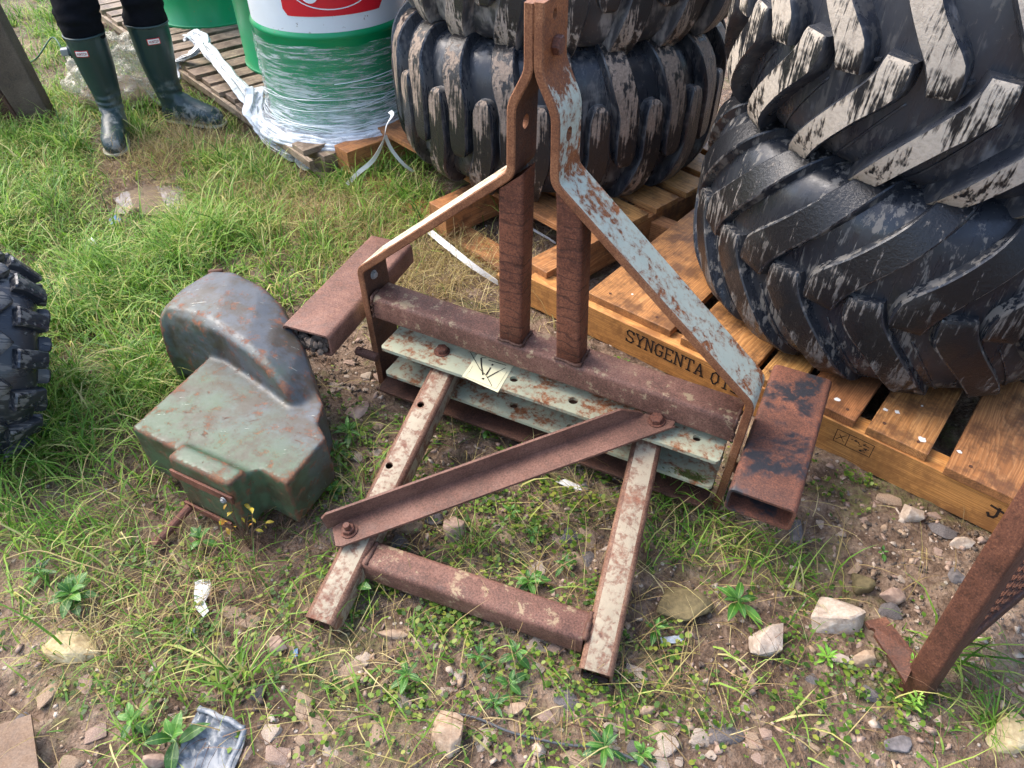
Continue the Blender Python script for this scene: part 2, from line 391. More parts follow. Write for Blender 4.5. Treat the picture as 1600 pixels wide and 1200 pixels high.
# ------------------------------------------------------------------ the three-point linkage frame
FR = empty('linkage_frame', (-.352, 1.488, 0), (0, 0, R(-26.3)),
           'rusty steel A-shaped tractor linkage frame with pale blue straps standing in the middle', 'farm implement')
def arc_path(pts, rad, n=5):                       # polyline with rounded corners, in (s, z)
    P = [Vector((p[0], p[1])) for p in pts]; out = [P[0]]
    for i in range(1, len(P) - 1):
        a, b, c = P[i-1], P[i], P[i+1]; u = (a-b).normalized(); v = (c-b).normalized(); r = rad
        for k in range(n + 1):
            t = k / n; out.append((b+u*r)*(1-t)**2 + b*2*t*(1-t) + (b+v*r)*t*t)
    out.append(P[-1]); return out
def strap(path, th, d0, d1, inner, rad=.016):
    P = arc_path(path, rad); mb = MB(); V = []; F = []; c = .0025
    for i, p in enumerate(P):
        d = (P[min(i+1, len(P)-1)] - P[max(i-1, 0)]).normalized(); nrm = Vector((-d.y, d.x))
        for off, dd in ((-1, d0+c), (-1, d1-c), (-1+2*c/th, d1), (1-2*c/th, d1), (1, d1-c), (1, d0+c), (1-2*c/th, d0), (-1+2*c/th, d0)):
            q = p + nrm * off * th / 2; V.append((q.x, dd, q.y))
    n = 8
    for i in range(len(P) - 1):
        for j in range(n): F.append([i*n+j, i*n+(j+1) % n, (i+1)*n+(j+1) % n, (i+1)*n+j])
    F.append(list(range(n))); F.append([(len(P)-1)*n+j for j in range(n)])
    mb.add(V, F)
    for i in range(len(P) - 1):
        for j in (1, 2, 3, 5, 6, 7): mb.m[i*n+j] = 1      # worn bare along the edges
        mb.m[i*n+inner] = 2                               # inner face never kept its paint
    mb.m[-1] = mb.m[-2] = 1
    return mb
b = MB(); tube(b, (.003, .039, .275), (.922, .039, .251), .080, .070, .012, .006); b.build('crossbeam', M_beam, FR, angle=40)
sL = strap([(-.008, -.012), (-.019, .383), (.391, .728), (.392, .862), (.4255, .926), (.4245, 1.037)], .0185, -.004, .096, 0).build('strap', [M_cream, M_edge, M_low], FR, angle=40)
sR = strap([(.931, -.012), (.938, .342), (.483, .728), (.480, .858), (.4445, .926), (.4430, 1.040)], .0185, -.004, .100, 4).build('strap', [M_strap, M_edge, M_low], FR, angle=40)
drill(sL, [((.33, .042, .818), (.44, .042, .818), .0135), ((.38, .042, 1.013), (.52, .042, 1.013), .009)])
drill(sR, [((.44, .040, .812), (.55, .040, .812), .0135), ((.38, .042, 1.013), (.52, .042, 1.013), .009)])
b = MB(); tube(b, (.3845, .031, .300), (.3885, .031, .760), .057, .057, .008, .005, (0, 1, 0))
b.v = [(s_, d_, min(z_, .712 + (s_ - .391) * .84)) for s_, d_, z_ in b.v]; b.build('post', M_post, FR, angle=40)
b = MB(); tube(b, (.530, .031, .297), (.510, .031, .760), .057, .057, .008, .005, (0, 1, 0))
b.v = [(s_, d_, min(z_, .712 - (s_ - .483) * .848)) for s_, d_, z_ in b.v]; b.build('post', M_post, FR, angle=40)
def weld(parent, pts, r=.005):
    P = spline(pts, 6); b = MB(); sweep(b, [p + Vector((random.uniform(-1, 1), random.uniform(-1, 1), random.uniform(-1, 1))) * .0012 for p in P], [r * random.uniform(.75, 1.2) for _ in P], 6)
    b.build('weld', M_low, parent, smooth=True)
for c0, zz in ((.3845, .304), (.530, .300)):
    h = .030; weld(FR, [(c0-h, .002, zz), (c0, .001, zz), (c0+h, .002, zz), (c0+h, .031, zz), (c0+h, .06, zz)], .004)
weld(FR, [(.002, 0, .247), (.002, -.001, .277), (.003, 0, .308), (.002, .035, .309)], .0045)
weld(FR, [(.921, 0, .224), (.921, -.001, .254), (.921, 0, .285), (.921, .035, .286)], .0045)
# channel with two flanges, open towards the camera
b = MB(); S0, S1 = .045, .912
def flange(z, d0, d1, th):
    P = [(S0+.006, d0), (S0, d0+.008), (S0, d1), (S1, d1), (S1, d0+.008), (S1-.006, d0)]
    m = MB(); prism(m, P, z - th, z); return m
ft = flange(.200, -.050, .058, .009).build('channel_top_flange', M_chan, FR)
fb = flange(.112, -.048, .058, .009).build('channel_bottom_flange', M_chan, FR)
drill(ft, [((.401, -.006, .1), (.401, -.006, .3), .0105), ((.558, -.012, .1), (.558, -.012, .3), .0115), ((.85, -.0, .1), (.85, -.0, .3), .0095)])
drill(fb, [((.401, -.006, .0), (.401, -.006, .15), .0105), ((.558, -.012, .0), (.558, -.012, .15), .0115)])
b = MB(); box(b, ((S0+S1)/2, .0625, .1515), (S1-S0-.004, .009, .096), bev=.001); b.build('channel_web', M_low, FR)
b = MB(); box(b, (.461, -.004, .040), (.898, .094, .008), bev=.0015); box(b, (.461, .046, .073), (.898, .008, .058), bev=.0015)
b.build('bottom_angle', M_low, FR)
def hexbolt(parent, loc, ax=(0, 0, 1), r=.0155, h=.011, name='bolt', mat=None, washer=True, nut=False):
    b = MB(); p = Vector(loc); d = Vector(ax).normalized(); e = 0
    if washer: cyl(b, p, p + d * .003, r * 1.3, n=20); e = .003
    cyl(b, p + d * e, p + d * (e + h), r, n=6, bev=.0015)
    if nut: cyl(b, p + d * (e + h), p + d * (e + h + .012), r * .52, n=12, bev=.001)
    return b.build(name, mat or M_bolt, parent)
hexbolt(FR, (.195, .004, .2003)); hexbolt(FR, (.4525, .045, .963), (1, 0, 0), .017, .014, washer=False)
hexbolt(FR, (-.0095, .035, .352), (1, 0, .02), .009, .006, mat=M_steel)
hexbolt(FR, (.4155, .045, .963), (-1, 0, 0), .015, .012, washer=False)
# lower link pin
b = MB(); cyl(b, (-.066, -.012, .118), (.0, -.012, .118), .0125, n=18, bev=.002); p = b.build('link_pin', M_brace, FR, angle=40)
drill(p, [((-.05, -.012, .08), (-.05, -.012, .16), .0035)], 10)
b = MB(); cyl(b, (.935, .03, .118), (.99, .03, .118), .0125, n=18, bev=.002); b.build('link_pin', M_brace, FR, angle=40)
# tine pockets
def pocket(name, s0, s1, d0, d1, sk, zt, mat):
    b = MB(); zc = zt - .033; sc_ = (s0 + s1) / 2; wd = abs(s1 - s0)
    tube(b, (sc_, d0, zc), (sc_ + sk, d1, zc), wd, .066, .012, .0065, n=5)
    return b.build(name, mat, FR, angle=40)
pL = pocket('tine_pocket', -.170, -.034, -.142, .300, -.040, .268, M_boxL)
pR = pocket('tine_pocket', .9495, 1.087, -.128, .302, .002, .222, M_boxR)
tag(pR, 'rusty tine pocket with black paint patches'); tag(pL, 'plain brown tine pocket with mud packed inside')
b = MB()
for k in range(70):
    q = Vector((random.uniform(-.158, -.05), random.uniform(-.146, -.08), random.uniform(.208, .238))); s = random.uniform(.007, .018)
    bm = bmesh.new(); bmesh.ops.create_icosphere(bm, subdivisions=1, radius=s)
    b.add([q + v.co * random.uniform(.7, 1.15) for v in bm.verts], [[v.index for v in f.verts] for f in bm.faces]); bm.free()
tag(b.build('packed_mud', M_dirt, pL), kind='stuff')
# drawbar legs, cross tube and brace
lgL = MB(); tube(lgL, (.206, .045, .1635), (.298, -.672, .031), .066, .060, .011, .005, worn=True); lL = lgL.build('leg', [M_leg, M_legrust], FR, angle=40)
lgR = MB(); tube(lgR, (.737, .045, .170), (.830, -.525, .031), .066, .060, .011, .005, worn=True); lR = lgR.build('leg', [M_leg, M_legrust], FR, angle=40)
def legz(d): return .1635 - (.045 - d) / .717 * .134
dr = []
for px, py in ((655, 635), (606, 733)):
    pw = G(px, py, .15); v = pw - Vector((-.352, 1.488, 0)); c_, s_ = math.cos(R(-26.3)), math.sin(R(-26.3)); d = -v.x * s_ + v.y * c_
    pw = G(px, py, legz(d) + .028); v = pw - Vector((-.352, 1.488, 0)); s0 = v.x * c_ + v.y * s_; d = -v.x * s_ + v.y * c_
    dr.append(((s0, d, legz(d)), (s0 + .004, d + .012, legz(d) + .08), .0085))
drill(lL, dr)
b = MB(); tube(b, (.302, -.512, .054), (.784, -.461, .050), .066, .060, .011, .005); b.build('cross_tube', M_beam, FR, angle=40)
weld(FR, [(.3125, -.485, .084), (.316, -.512, .084), (.320, -.54, .082)], .005); weld(FR, [(.782, -.43, .079), (.787, -.46, .079), (.790, -.49, .077)], .006)
b = MB(); box(b, (.8303, -.522, .010), (.050, .012, .016), Matrix.Rotation(R(9), 3, 'Z'), .002); b.build('rubber_pad', M_ink, FR)
p0 = Vector((.232, -.522, .0985)); p1 = Vector((.788, .018, .2235)); x, y, dd = frame_of(p1 - p0)
L = (p1 - p0).length
b = MB()
outline = [(0, -.024), (.012, -.030)] + [(L - .012, -.030)] + [(L - .03 + .03 * math.cos(a), .0 + .030 * math.sin(a)) for a in [R(-70 + 20 * k) for k in range(8)]] + [(L-.04, .030), (.02, .030), (0, .024)]
th = .006
V = [p0 + dd * l - x * -q + y * h for h in (0, th) for l, q in outline]; n = len(outline)
b.add(V, [list(range(n))[::-1], list(range(n, 2*n))] + [[i, (i+1) % n, n+(i+1) % n, n+i] for i in range(n)])
V = []; l0, l1 = -.012, L - .062
sgn = -1 if (x.x < 0) else 1
prof = [(.030, 0), (.036, 0), (.036, .046), (.030, .046)]
for l, hh in ((l0, .8), (l0 + .012, 1), (l1 - .05, 1), (l1, .25)):
    for q, h in prof: V.append(p0 + dd * l + x * q * 1 + y * (h * hh + .0005))
F = [[i*4+j, i*4+(j+1) % 4, (i+1)*4+(j+1) % 4, (i+1)*4+j] for i in range(3) for j in range(4)] + [[0, 1, 2, 3], [12, 13, 14, 15]]
BR_V, BR_F = V, F
b.add(V, F); br = b.build('brace', M_brace, FR)
def on_brace(l, q=0): return p0 + dd * l + x * q + y * th
hexbolt(br, on_brace(.034), y, .0145, .009, nut=True); hexbolt(br, on_brace(L - .042), y, .0155, .011)
# sticker on the channel
def local(px, py, z):
    v = G(px, py, z) - Vector((-.352, 1.488, 0)); c_, s_ = math.cos(R(-26.3)), math.sin(R(-26.3)); return Vector((v.x*c_+v.y*s_, -v.x*s_+v.y*c_, z))
M_stick = flat('sticker', lin(226, 220, 180), .55, .08, 12)
z = .2012; cs = [local(*q, z) for q in ((746, 553), (802, 572), (778, 613), (722, 588))]
b = MB(); b.add(cs + [c - Vector((0, 0, .001)) for c in cs], [[0, 1, 2, 3], [7, 6, 5, 4]] + [[i, (i+1) % 4, 4+(i+1) % 4, 4+i] for i in range(4)]); stk = b.build('sticker', M_stick, FR)
def stroke(mb, a, b_, w, zz):
    a = Vector(a); b_ = Vector(b_); d = (b_ - a).normalized(); n_ = Vector((-d.y, d.x, 0)) * w / 2
    mb.add([a + n_, a - n_, b_ - n_, b_ + n_], [[0, 1, 2, 3]])
def spx(u, v): return local(700 + u * .08333, 530 + v * .08333, .2020)
b = MB()
for a, c, wd in (((420, 240), (600, 560), 1.6), ((600, 560), (730, 700), 1.6), ((730, 700), (825, 880), 1.6), ((620, 350), (625, 480), 3.4), ((625, 480), (655, 670), 3.2),
                 ((850, 470), (815, 490), 5), ((800, 530), (715, 670), 3.4), ((730, 720), (950, 600), 3.0), ((950, 600), (1080, 535), 1.6), ((640, 730), (675, 750), 5.0), ((630, 345), (720, 350), 2.0), ((760, 390), (1090, 490), 2.2)):
    stroke(b, spx(*a), spx(*c), wd * .00105, z)
for a, c in (((400, 600), (330, 700)), ((330, 700), (900, 930)), ((900, 930), (1110, 600)), ((460, 500), (400, 620))): stroke(b, spx(*a), spx(*c), .0006, z)
b.build('printed_symbol', M_ink, stk)
# moss and soil caught in the channel
M_moss = flat('moss', lin(120, 132, 62), .95, .35, 80)
b = MB()
for k in range(260):
    q = Vector((random.gauss(.86, .018), -.046 + abs(random.gauss(0, .006)), .112 + abs(random.gauss(.006, .006)))); s = random.uniform(.002, .005)
    b.add([q + Vector((s, 0, 0)), q + Vector((-s, s*.5, 0)), q + Vector((0, -s*.6, s*1.8))], [[0, 1, 2]])
tag(b.build('moss_tuft', M_moss, FR), kind='stuff')

# ------------------------------------------------------------------ pressed steel casing
def casing():
    c = empty('machine_casing', G(350, 640, 0), (0, 0, 0), 'dented green and grey pressed steel casing lying on grass left of the frame', 'metal casing')
    o = c.location
    def P(px, py, z): q = G(px, py, z); return (q.x - o.x, q.y - o.y)
    mb = MB(); zt = .185
    slab = [(204, 668), (328, 556), (400, 520), (470, 556), (506, 632), (497, 660), (510, 684), (448, 757), (420, 742), (405, 734), (390, 738), (377, 750), (276, 704)]
    prism(mb, [P(x_, y_, zt) for x_, y_ in slab], .045, zt)
    # hood: front ridge line and far line, highest at the left, running out to the right
    fr = [(247, 504, .232), (258, 486, .264), (296, 496, .280), (336, 514, .286), (382, 546, .278), (418, 578, .260), (446, 612, .228), (468, 634, .184)]
    bk = [(260, 474, .240), (290, 446, .264), (333, 416, .276), (366, 416, .282), (412, 438, .276), (440, 466, .262), (474, 530, .232), (502, 616, .178)]
    rings = []
    for i_, (a, c_) in enumerate(zip(fr, bk)):
        A = Vector(P(*a)); B = Vector(P(*c_)); n_ = (A - B).normalized(); bu = .022 if i_ < 3 else .0
        def q_(p_, z_): return (p_.x, p_.y, z_)
        rings.append([q_(A - n_ * .02, .02), q_(A + n_ * bu * .6, .06), q_(A + n_ * bu, .13), q_(A + n_ * bu * .5, a[2] - .035), q_(A, a[2] - .010), q_(A.lerp(B, .10), a[2] + .004), q_(A.lerp(B, .5), (a[2] + c_[2]) / 2 + .006), q_(A.lerp(B, .9), c_[2]), q_(B, c_[2] - .03), q_(B, .02)])
    loft(mb, rings)
    # block below the front lip
    q0, q1 = Vector(P(277, 706, zt)), Vector(P(374, 750, zt)); e = (q1 - q0).normalized(); nn = Vector((e.y, -e.x))
    blk = [q0 - nn * .02, q1 - nn * .02, q1 + nn * .028, q0 + nn * .028]
    prism(mb, [(p_.x, p_.y) for p_ in blk], .03, zt + .012)
    o_ = link('body', fuse(mb, M_case, .005, 8), c)
    def strip(z, l0, l1, h, off, nm='bracket_strip'):
        b_ = MB(); m = q0 + e * (l0 + l1) / 2 + nn * (.030 + off)
        box(b_, (m.x, m.y, z), (l1 - l0, .006, h), Matrix.Rotation(math.atan2(e.y, e.x), 3, 'Z'), .001)
        return b_.build(nm, M_bolt, c)
    LL = (q1 - q0).length
    s = strip(.150, .0, LL, .022, .002); m = q0 + e * (LL - .02) + nn * .038
    hexbolt(s, (m.x, m.y, .150), (nn.x, nn.y, 0), .006, .004, 'screw', M_steel)
    s = strip(.042, .0, LL * .8, .018, .004)
    m = q0 + e * .02 + nn * .038; b_ = MB(); m2 = m + nn * .085 - e * .02
    cyl(b_, (m.x, m.y, .046), (m2.x, m2.y, .012), .010, n=12); cyl(b_, (m2.x, m2.y, .013), (m2.x + nn.x * .015, m2.y + nn.y * .015, .006), .017, n=6, bev=.002)
    b_.build('clamp_bolt', M_bolt, c)
    for px, py in ((296, 463), (312, 444), (331, 422)):         # raised pips along the back of the hood
        pp = P(px, py, .262); b_ = MB(); box(b_, (pp[0] + .012, pp[1] - .005, .262), (.040, .013, .010), Matrix.Rotation(R(12), 3, 'Z'), .004); b_.build('rib', M_case, c, smooth=True)
casing()

# ------------------------------------------------------------------ tyres
def rubber(name, base, dust, dthr, streak=True, rough=.42, wash=0):
    t = NT(name); v = t.co(); g = t.co(scale=(1, 1, .14))
    n = t.noise(v, 6, 8, .7); f = t.noise(v, 60, 5, .7)
    s = t.noise(g, 34, 5, .65)
    d = t.step(t.math('ADD', t.math('MULTIPLY', n, .6), t.math('MULTIPLY', s if streak else f, .4)), dthr, dthr + .12)
    c = t.mix(t.math('MULTIPLY', d, .8), base, dust)
    c = t.mix(t.math('MULTIPLY', t.step(f, .62, .7), .25), c, lin(130, 126, 118))
    ro = t.mix(d, t.n('MapRange', {0: s, 1: .35, 2: .65, 3: rough - .18, 4: rough + .16}).outputs[0], .78)
    if wash:
        q = t.noise(t.co(scale=(1, 1, .10)), 55, 4, .72, .2); k = t.math('MULTIPLY', t.step(t.math('ADD', t.math('MULTIPLY', q, .6), t.math('MULTIPLY', n, .4)), .53, .57), wash)
        c = t.mix(k, c, lin(118, 114, 108)); ro = t.mix(k, ro, .75)
    return t.fin(c, ro, t.bump(t.math('ADD', t.math('MULTIPLY', f, .4), n), .25, .004), spec=.5)
def lugface(name, base, muds, thr, zs=.10, crack=False):
    t = NT(name); v = t.co(); g = t.co(scale=(1, 1, zs))
    n = t.noise(v, 9, 8, .72); s = t.noise(g, 60, 6, .7, .2); f = t.noise(v, 110, 4, .7)
    oi = t.n('ObjectInfo').outputs['Random']
    m = t.math('ADD', t.math('MULTIPLY', n, .45), t.math('MULTIPLY', s, .55))
    m = t.math('ADD', m, t.math('MULTIPLY_ADD', oi, .05, -.025))
    k = t.step(m, thr + .05, thr - .02)            # 1 = dried mud
    mud = t.ramp(t.math('ADD', t.math('MULTIPLY', n, .5), t.math('MULTIPLY', f, .5)), [(.3, muds[0]), (.5, muds[1]), (.7, muds[2])])
    c = t.mix(k, base, mud); ro = t.mix(k, .3, .9)
    h = t.math('ADD', t.math('MULTIPLY', k, .5), f)
    return t.fin(c, ro, t.bump(h, .5, .004), spec=.45)
BLK = lin(26, 27, 30)
M_rubA = rubber('old rubber', lin(44, 47, 53), lin(126, 124, 122), .52, rough=.36, wash=.3)
M_rubA2 = rubber('dusty rubber', lin(64, 64, 66), lin(150, 144, 138), .46, rough=.55)
M_rubB = rubber('wet rubber', lin(46, 49, 56), lin(112, 112, 114), .55, rough=.38, wash=.25)
M_rubC = rubber('black rubber', lin(36, 39, 45), lin(110, 108, 108), .57, rough=.34, wash=.7)
M_lugA = lugface('worn block face', lin(38, 36, 36), (lin(104, 92, 82), lin(150, 132, 116), lin(176, 158, 140)), .462, .06)
M_lugA2 = lugface('pale block face', lin(44, 42, 42), (lin(112, 102, 94), lin(156, 144, 132), lin(182, 170, 156)), .50, .08)
M_lugB = lugface('bar face with dried mud', BLK, (lin(150, 138, 124), lin(184, 172, 156), lin(192, 178, 158)), .505, .08)
M_lugC = lugface('bar face, mud washed off', BLK, (lin(88, 84, 80), lin(120, 114, 108), lin(140, 134, 128)), .415, .09)
class Tyre:
    def __init__(s, R0, wd, Rb, n=3.4):
        s.R0, s.w, s.Rb = R0, wd, Rb; ph = np.linspace(-math.pi/2, math.pi/2, 241)
        z = wd/2 * np.sign(np.sin(ph)) * np.abs(np.sin(ph)) ** (2/n); r = Rb + (R0 - Rb) * np.abs(np.cos(ph)) ** (2/n)
        ds = np.hypot(np.diff(z), np.diff(r)); a = np.concatenate([[0], np.cumsum(ds)]); a -= a[-1] / 2
        s.a, s.z, s.r = a, z, r; dz = np.gradient(z, a); dr = np.gradient(r, a); l = np.hypot(dz, dr); s.nr, s.nz = dz / l, -dr / l
    def P(s, x_, v, h):
        r = np.interp(v, s.a, s.r); z = np.interp(v, s.a, s.z); nr = np.interp(v, s.a, s.nr); nz = np.interp(v, s.a, s.nz)
        th = x_ / s.R0; rr = r + nr * h; return (rr * math.cos(th), rr * math.sin(th), z + nz * h)
    def carcass(s, bead=.62):
        idx = np.linspace(0, 240, 61).astype(int); prof = [(float(s.r[i]), float(s.z[i])) for i in idx]
        rb = s.Rb * bead + 0; wz = s.w / 2
        up = [(s.Rb - .05, wz * .985), (s.Rb - .10, wz * .90), (rb + .02, wz * .68), (rb, wz * .60), (rb + .005, wz * .50), (s.Rb - .08, wz * .72), (s.Rb, wz * .86), (s.R0 - .06, wz * .78), (s.R0 - .035, 0)]
        lo = [(r_, -z_) for r_, z_ in up[:-1]][::-1]
        mb = MB(); revolve(mb, prof + up + lo, 96, closed=True); return mb
    def lug(s, line, width, height, top=.74, samples=11):
        """line: [(x, v)], width/height: lists at the same stations"""
        L = [Vector((p[0], p[1], 0)) for p in line]; C = spline(L, 4); m = len(C); q = np.linspace(0, len(L) - 1, m)
        W = np.interp(q, range(len(L)), width); H = np.interp(q, range(len(L)), height)
        mb = MB(); rows = []
        for i, p in enumerate(C):
            d = (C[min(i+1, m-1)] - C[max(i-1, 0)]).normalized(); nx, nv = -d.y, d.x
            w_, h_ = W[i] / 2, H[i]; e = .004 if i in (0, m - 1) else 0
            sec = [(1.12, -.012), (.93 * (1 + top) / 2 + .06, h_ * .5), (top + .08, h_ * .88 - e), (top - .02, h_ - e), (-top + .02, h_ - e), (-top - .08, h_ * .88 - e), (-.93 * (1 + top) / 2 - .06, h_ * .5), (-1.12, -.012)]
            back = 0
            rows.append([s.P(p.x + nx * a * w_, p.y + nv * a * w_, h) for a, h in sec])
        n = 8; V = [v for r_ in rows for v in r_]
        # closing caps pushed outwards at the foot
        mb.v = [tuple(v) for v in V]
        for i in range(m - 1):
            for j in range(n - 1): mb.f.append([i*n+j, i*n+j+1, (i+1)*n+j+1, (i+1)*n+j]); mb.m.append(1 if j == 3 else 0)
        mb.f.append(list(range(n))); mb.m.append(0); mb.f.append([(m-1)*n+j for j in range(n)]); mb.m.append(0)
        return mb
def place_tyre(name, ty, lugs, N, mats, loc, rot, label, group=None, phase=0, ribs=()):
    t = empty(name, loc, rot, label, 'tyre', group)
    ty.carcass().build('carcass', mats[0], t, smooth=True)
    for li, mb in enumerate(ribs):
        me = mb.mesh([mats[0], mats[0]], angle=38)
        for k in range(N): link('rib', me, t, rot=(0, 0, 2 * math.pi * k / N + phase))
    for li, mb in enumerate(lugs):
        me = mb.mesh([mats[0], mats[1]], angle=38)
        for k in range(N): link('lug', me, t, rot=(0, 0, 2 * math.pi * (k + (li * .5)) / N + phase))
    return t
# block tread (left stack)
tA = Tyre(.555, .47, .40); hA = .042
def blocks(ty, sg, N):
    p = 2 * math.pi * ty.R0 / N
    return ty.lug([(-.10 * sg * 0 - .055, sg * .305), (-.045, sg * .235), (-.022, sg * .15), (0, sg * .075), (0, 0), (0, -sg * .060), (0, -sg * .088), (0, -sg * .10)], [.080, .084, .082, .076, .074, .070, .052, .024], [.012, .034, hA, hA, hA, hA, hA * .94, hA * .7], .80)
LA = [blocks(tA, 1, 20), blocks(tA, -1, 20)]
PT = .150
place_tyre('tractor_tyre', tA, LA, 20, (M_rubA, M_lugA), (.165, 2.760, PT + .245), (0, 0, 0), 'lower worn block-tread tyre of the middle stack, lying flat on the pallet by the drums', 'tyres of the middle stack', .02)
place_tyre('tractor_tyre', tA, LA, 20, (M_rubA2, M_lugA2), (.205, 2.790, PT + .245 + .475), (R(1.5), R(-1), 0), 'upper dusty grey block-tread tyre of the middle stack behind the frame mast', 'tyres of the middle stack', .11)
# bar tread (right stack)
tB = Tyre(.535, .50, .37)
def bars(ty, sg, dr, wd=.082, h=.05, xs=1.0):
    """sg: which shoulder; dr: direction the centre end leads"""
    return ty.lug([(-dr * .205 * xs, sg * .335), (-dr * .155 * xs, sg * .26), (-dr * .09 * xs, sg * .175), (-dr * .015 * xs, sg * .09), (dr * .035, sg * .028), (dr * .045, -sg * .025)], [wd * .80, wd * .84, wd * .84, wd * .9, wd * 1.1, wd * .9], [.016, h * .85, h, h, h, h * .95], .80)
LB = [bars(tB, -1, 1, .066, .046, .95), bars(tB, 1, 1, .066, .046, .80)]
def bar_ribs(ty, dr):
    out = []
    for off, sg in ((.075, -1), (.115, 1), (.15, -1)):
        out.append(ty.lug([(off - dr * .17, sg * .29), (off - dr * .10, sg * .20), (off - dr * .03, sg * .10), (off + dr * .0, sg * .06)], [.007] * 4, [.003, .004, .004, .002], .6))
    out.append(ty.lug([(.10, -.012), (.13, -.004), (.17, .004)], [.010] * 3, [.010] * 3, .6))
    return out
LC = [bars(tB, -1, -1, .088, .026), bars(tB, 1, -1, .088, .026)]
place_tyre('tractor_tyre', tB, LC, 18, (M_rubC, M_lugC), (1.075, 1.785, PT + .250), (0, 0, 0), 'lower black bar-tread tyre of the right stack resting on the orange pallet', 'tyres of the right stack', .05, bar_ribs(tB, -1))
place_tyre('tractor_tyre', tB, LB, 20, (M_rubB, M_lugB), (1.10, 1.82, PT + .250 + .49), (R(1), R(1), 0), 'upper bar-tread tyre of the right stack with pale dried mud on its bars', 'tyres of the right stack', .12, bar_ribs(tB, 1))
# small knobbly tyre at the left edge
tC = Tyre(.245, .22, .17, 3)
def knob(ty, v0, w_): return ty.lug([(-.022, v0 - .0), (.0, v0), (.022, v0 + .0)], [w_, w_, w_], [.024, .026, .024], .8)
LK = [knob(tC, .085, .07), knob(tC, -.085, .07), tC.lug([(-.03, -.035), (0, 0), (.03, .035)], [.05, .05, .05], [.024, .026, .024], .8), knob(tC, .155, .05), knob(tC, -.155, .05)]
kt = place_tyre('quad_tyre', tC, LK, 16, (M_rubC, M_rubC), (0, 0, 0), (0, 0, 0), 'small black knobbly tyre at the left edge of the picture')
kc = G(-38, 566, .20); kt.location = (kc.x, kc.y, .215); kt.rotation_euler = (R(62), R(0), R(-58))
# ------------------------------------------------------------------ pallets
_bc = {}
def board_mesh(l, w_, h, mat, bev=.0018):
    k = (round(l, 3), round(w_, 3), round(h, 3), mat.name)
    if k not in _bc:
        b = MB(); box(b, (0, 0, 0), (l, w_, h), bev=bev); _bc[k] = b.mesh(mat)
    return _bc[k]
def board(name, par, c, l, w_, h, mat, along='x', tilt=0):
    return link(name, board_mesh(l, w_, h, mat), par, c, (tilt, 0, 0 if along == 'x' else R(90)))
GLY = {'S': [[(.9, .82), (.75, .97), (.3, 1), (.08, .8), (.2, .58), (.8, .42), (.95, .2), (.7, 0), (.25, .02), (.06, .2)], [(.9, .98), (.9, .78)], [(.08, .02), (.08, .22)]],
       'Y': [[(.05, 1), (.5, .48)], [(.95, 1), (.5, .48)], [(.5, .5), (.5, 0)], [(0, 1), (.3, 1)], [(.72, 1), (1, 1)], [(.3, 0), (.7, 0)]],
       'N': [[(.15, 0), (.15, 1)], [(.15, 1), (.85, 0)], [(.85, 0), (.85, 1)], [(0, 0), (.3, 0)], [(0, 1), (.2, 1)], [(.7, 1), (1, 1)]],
       'G': [[(.9, .8), (.7, .98), (.35, 1), (.1, .75), (.08, .3), (.3, .02), (.65, 0), (.88, .15), (.88, .45)], [(.6, .45), (1, .45)], [(.9, 1), (.9, .75)]],
       'E': [[(.2, 0), (.2, 1)], [(.05, 1), (.9, 1), (.9, .8)], [(.2, .52), (.7, .52)], [(.05, 0), (.92, 0), (.92, .2)]],
       'T': [[(.5, 0), (.5, 1)], [(.02, .8), (.05, 1), (.95, 1), (.98, .8)], [(.3, 0), (.7, 0)]],
       'A': [[(.12, 0), (.5, 1)], [(.88, 0), (.5, 1)], [(.25, .36), (.75, .36)], [(0, 0), (.28, 0)], [(.7, 0), (1, 0)]],
       'H': [[(.15, 0), (.15, 1)], [(.85, 0), (.85, 1)], [(.15, .5), (.85, .5)]], 'U': [[(.12, 1), (.12, .25), (.35, 0), (.65, 0), (.88, .25), (.88, 1)]],
       'R': [[(.15, 0), (.15, 1), (.75, 1), (.88, .75), (.75, .5), (.15, .5)], [(.5, .5), (.9, 0)]],
       '0': [[(.5, 1), (.15, .8), (.1, .3), (.4, 0), (.6, 0), (.9, .3), (.85, .8), (.5, 1)]], '1': [[(.3, .8), (.55, 1), (.55, 0)], [(.3, 0), (.8, 0)]],
       '5': [[(.9, 1), (.25, 1), (.18, .55), (.6, .62), (.9, .35), (.7, .03), (.1, .08)]],
       'J': [[(.05, .25), (.2, .0), (.45, .05), (.55, .3), (.5, 1)], [(.0, .95), (1.1, .75)]]}
def letters(text, w_, h, gap, th, place, space=.6):
    """place(x, y) -> point on the surface"""
    mb = MB(); x0 = 0
    for ch in text:
        if ch == ' ': x0 += w_ * space; continue
        for pl in GLY[ch]:
            for a, c in zip(pl[:-1], pl[1:]):
                A = Vector((x0 + a[0] * w_, a[1] * h)); C_ = Vector((x0 + c[0] * w_, c[1] * h)); d = (C_ - A).normalized(); n_ = Vector((-d.y, d.x)) * th / 2
                A -= d * th * .35; C_ += d * th * .35
                mb.add([place(*(A + n_)), place(*(A - n_)), place(*(C_ - n_)), place(*(C_ + n_))], [[0, 1, 2, 3]])
        x0 += w_ + gap
    return mb
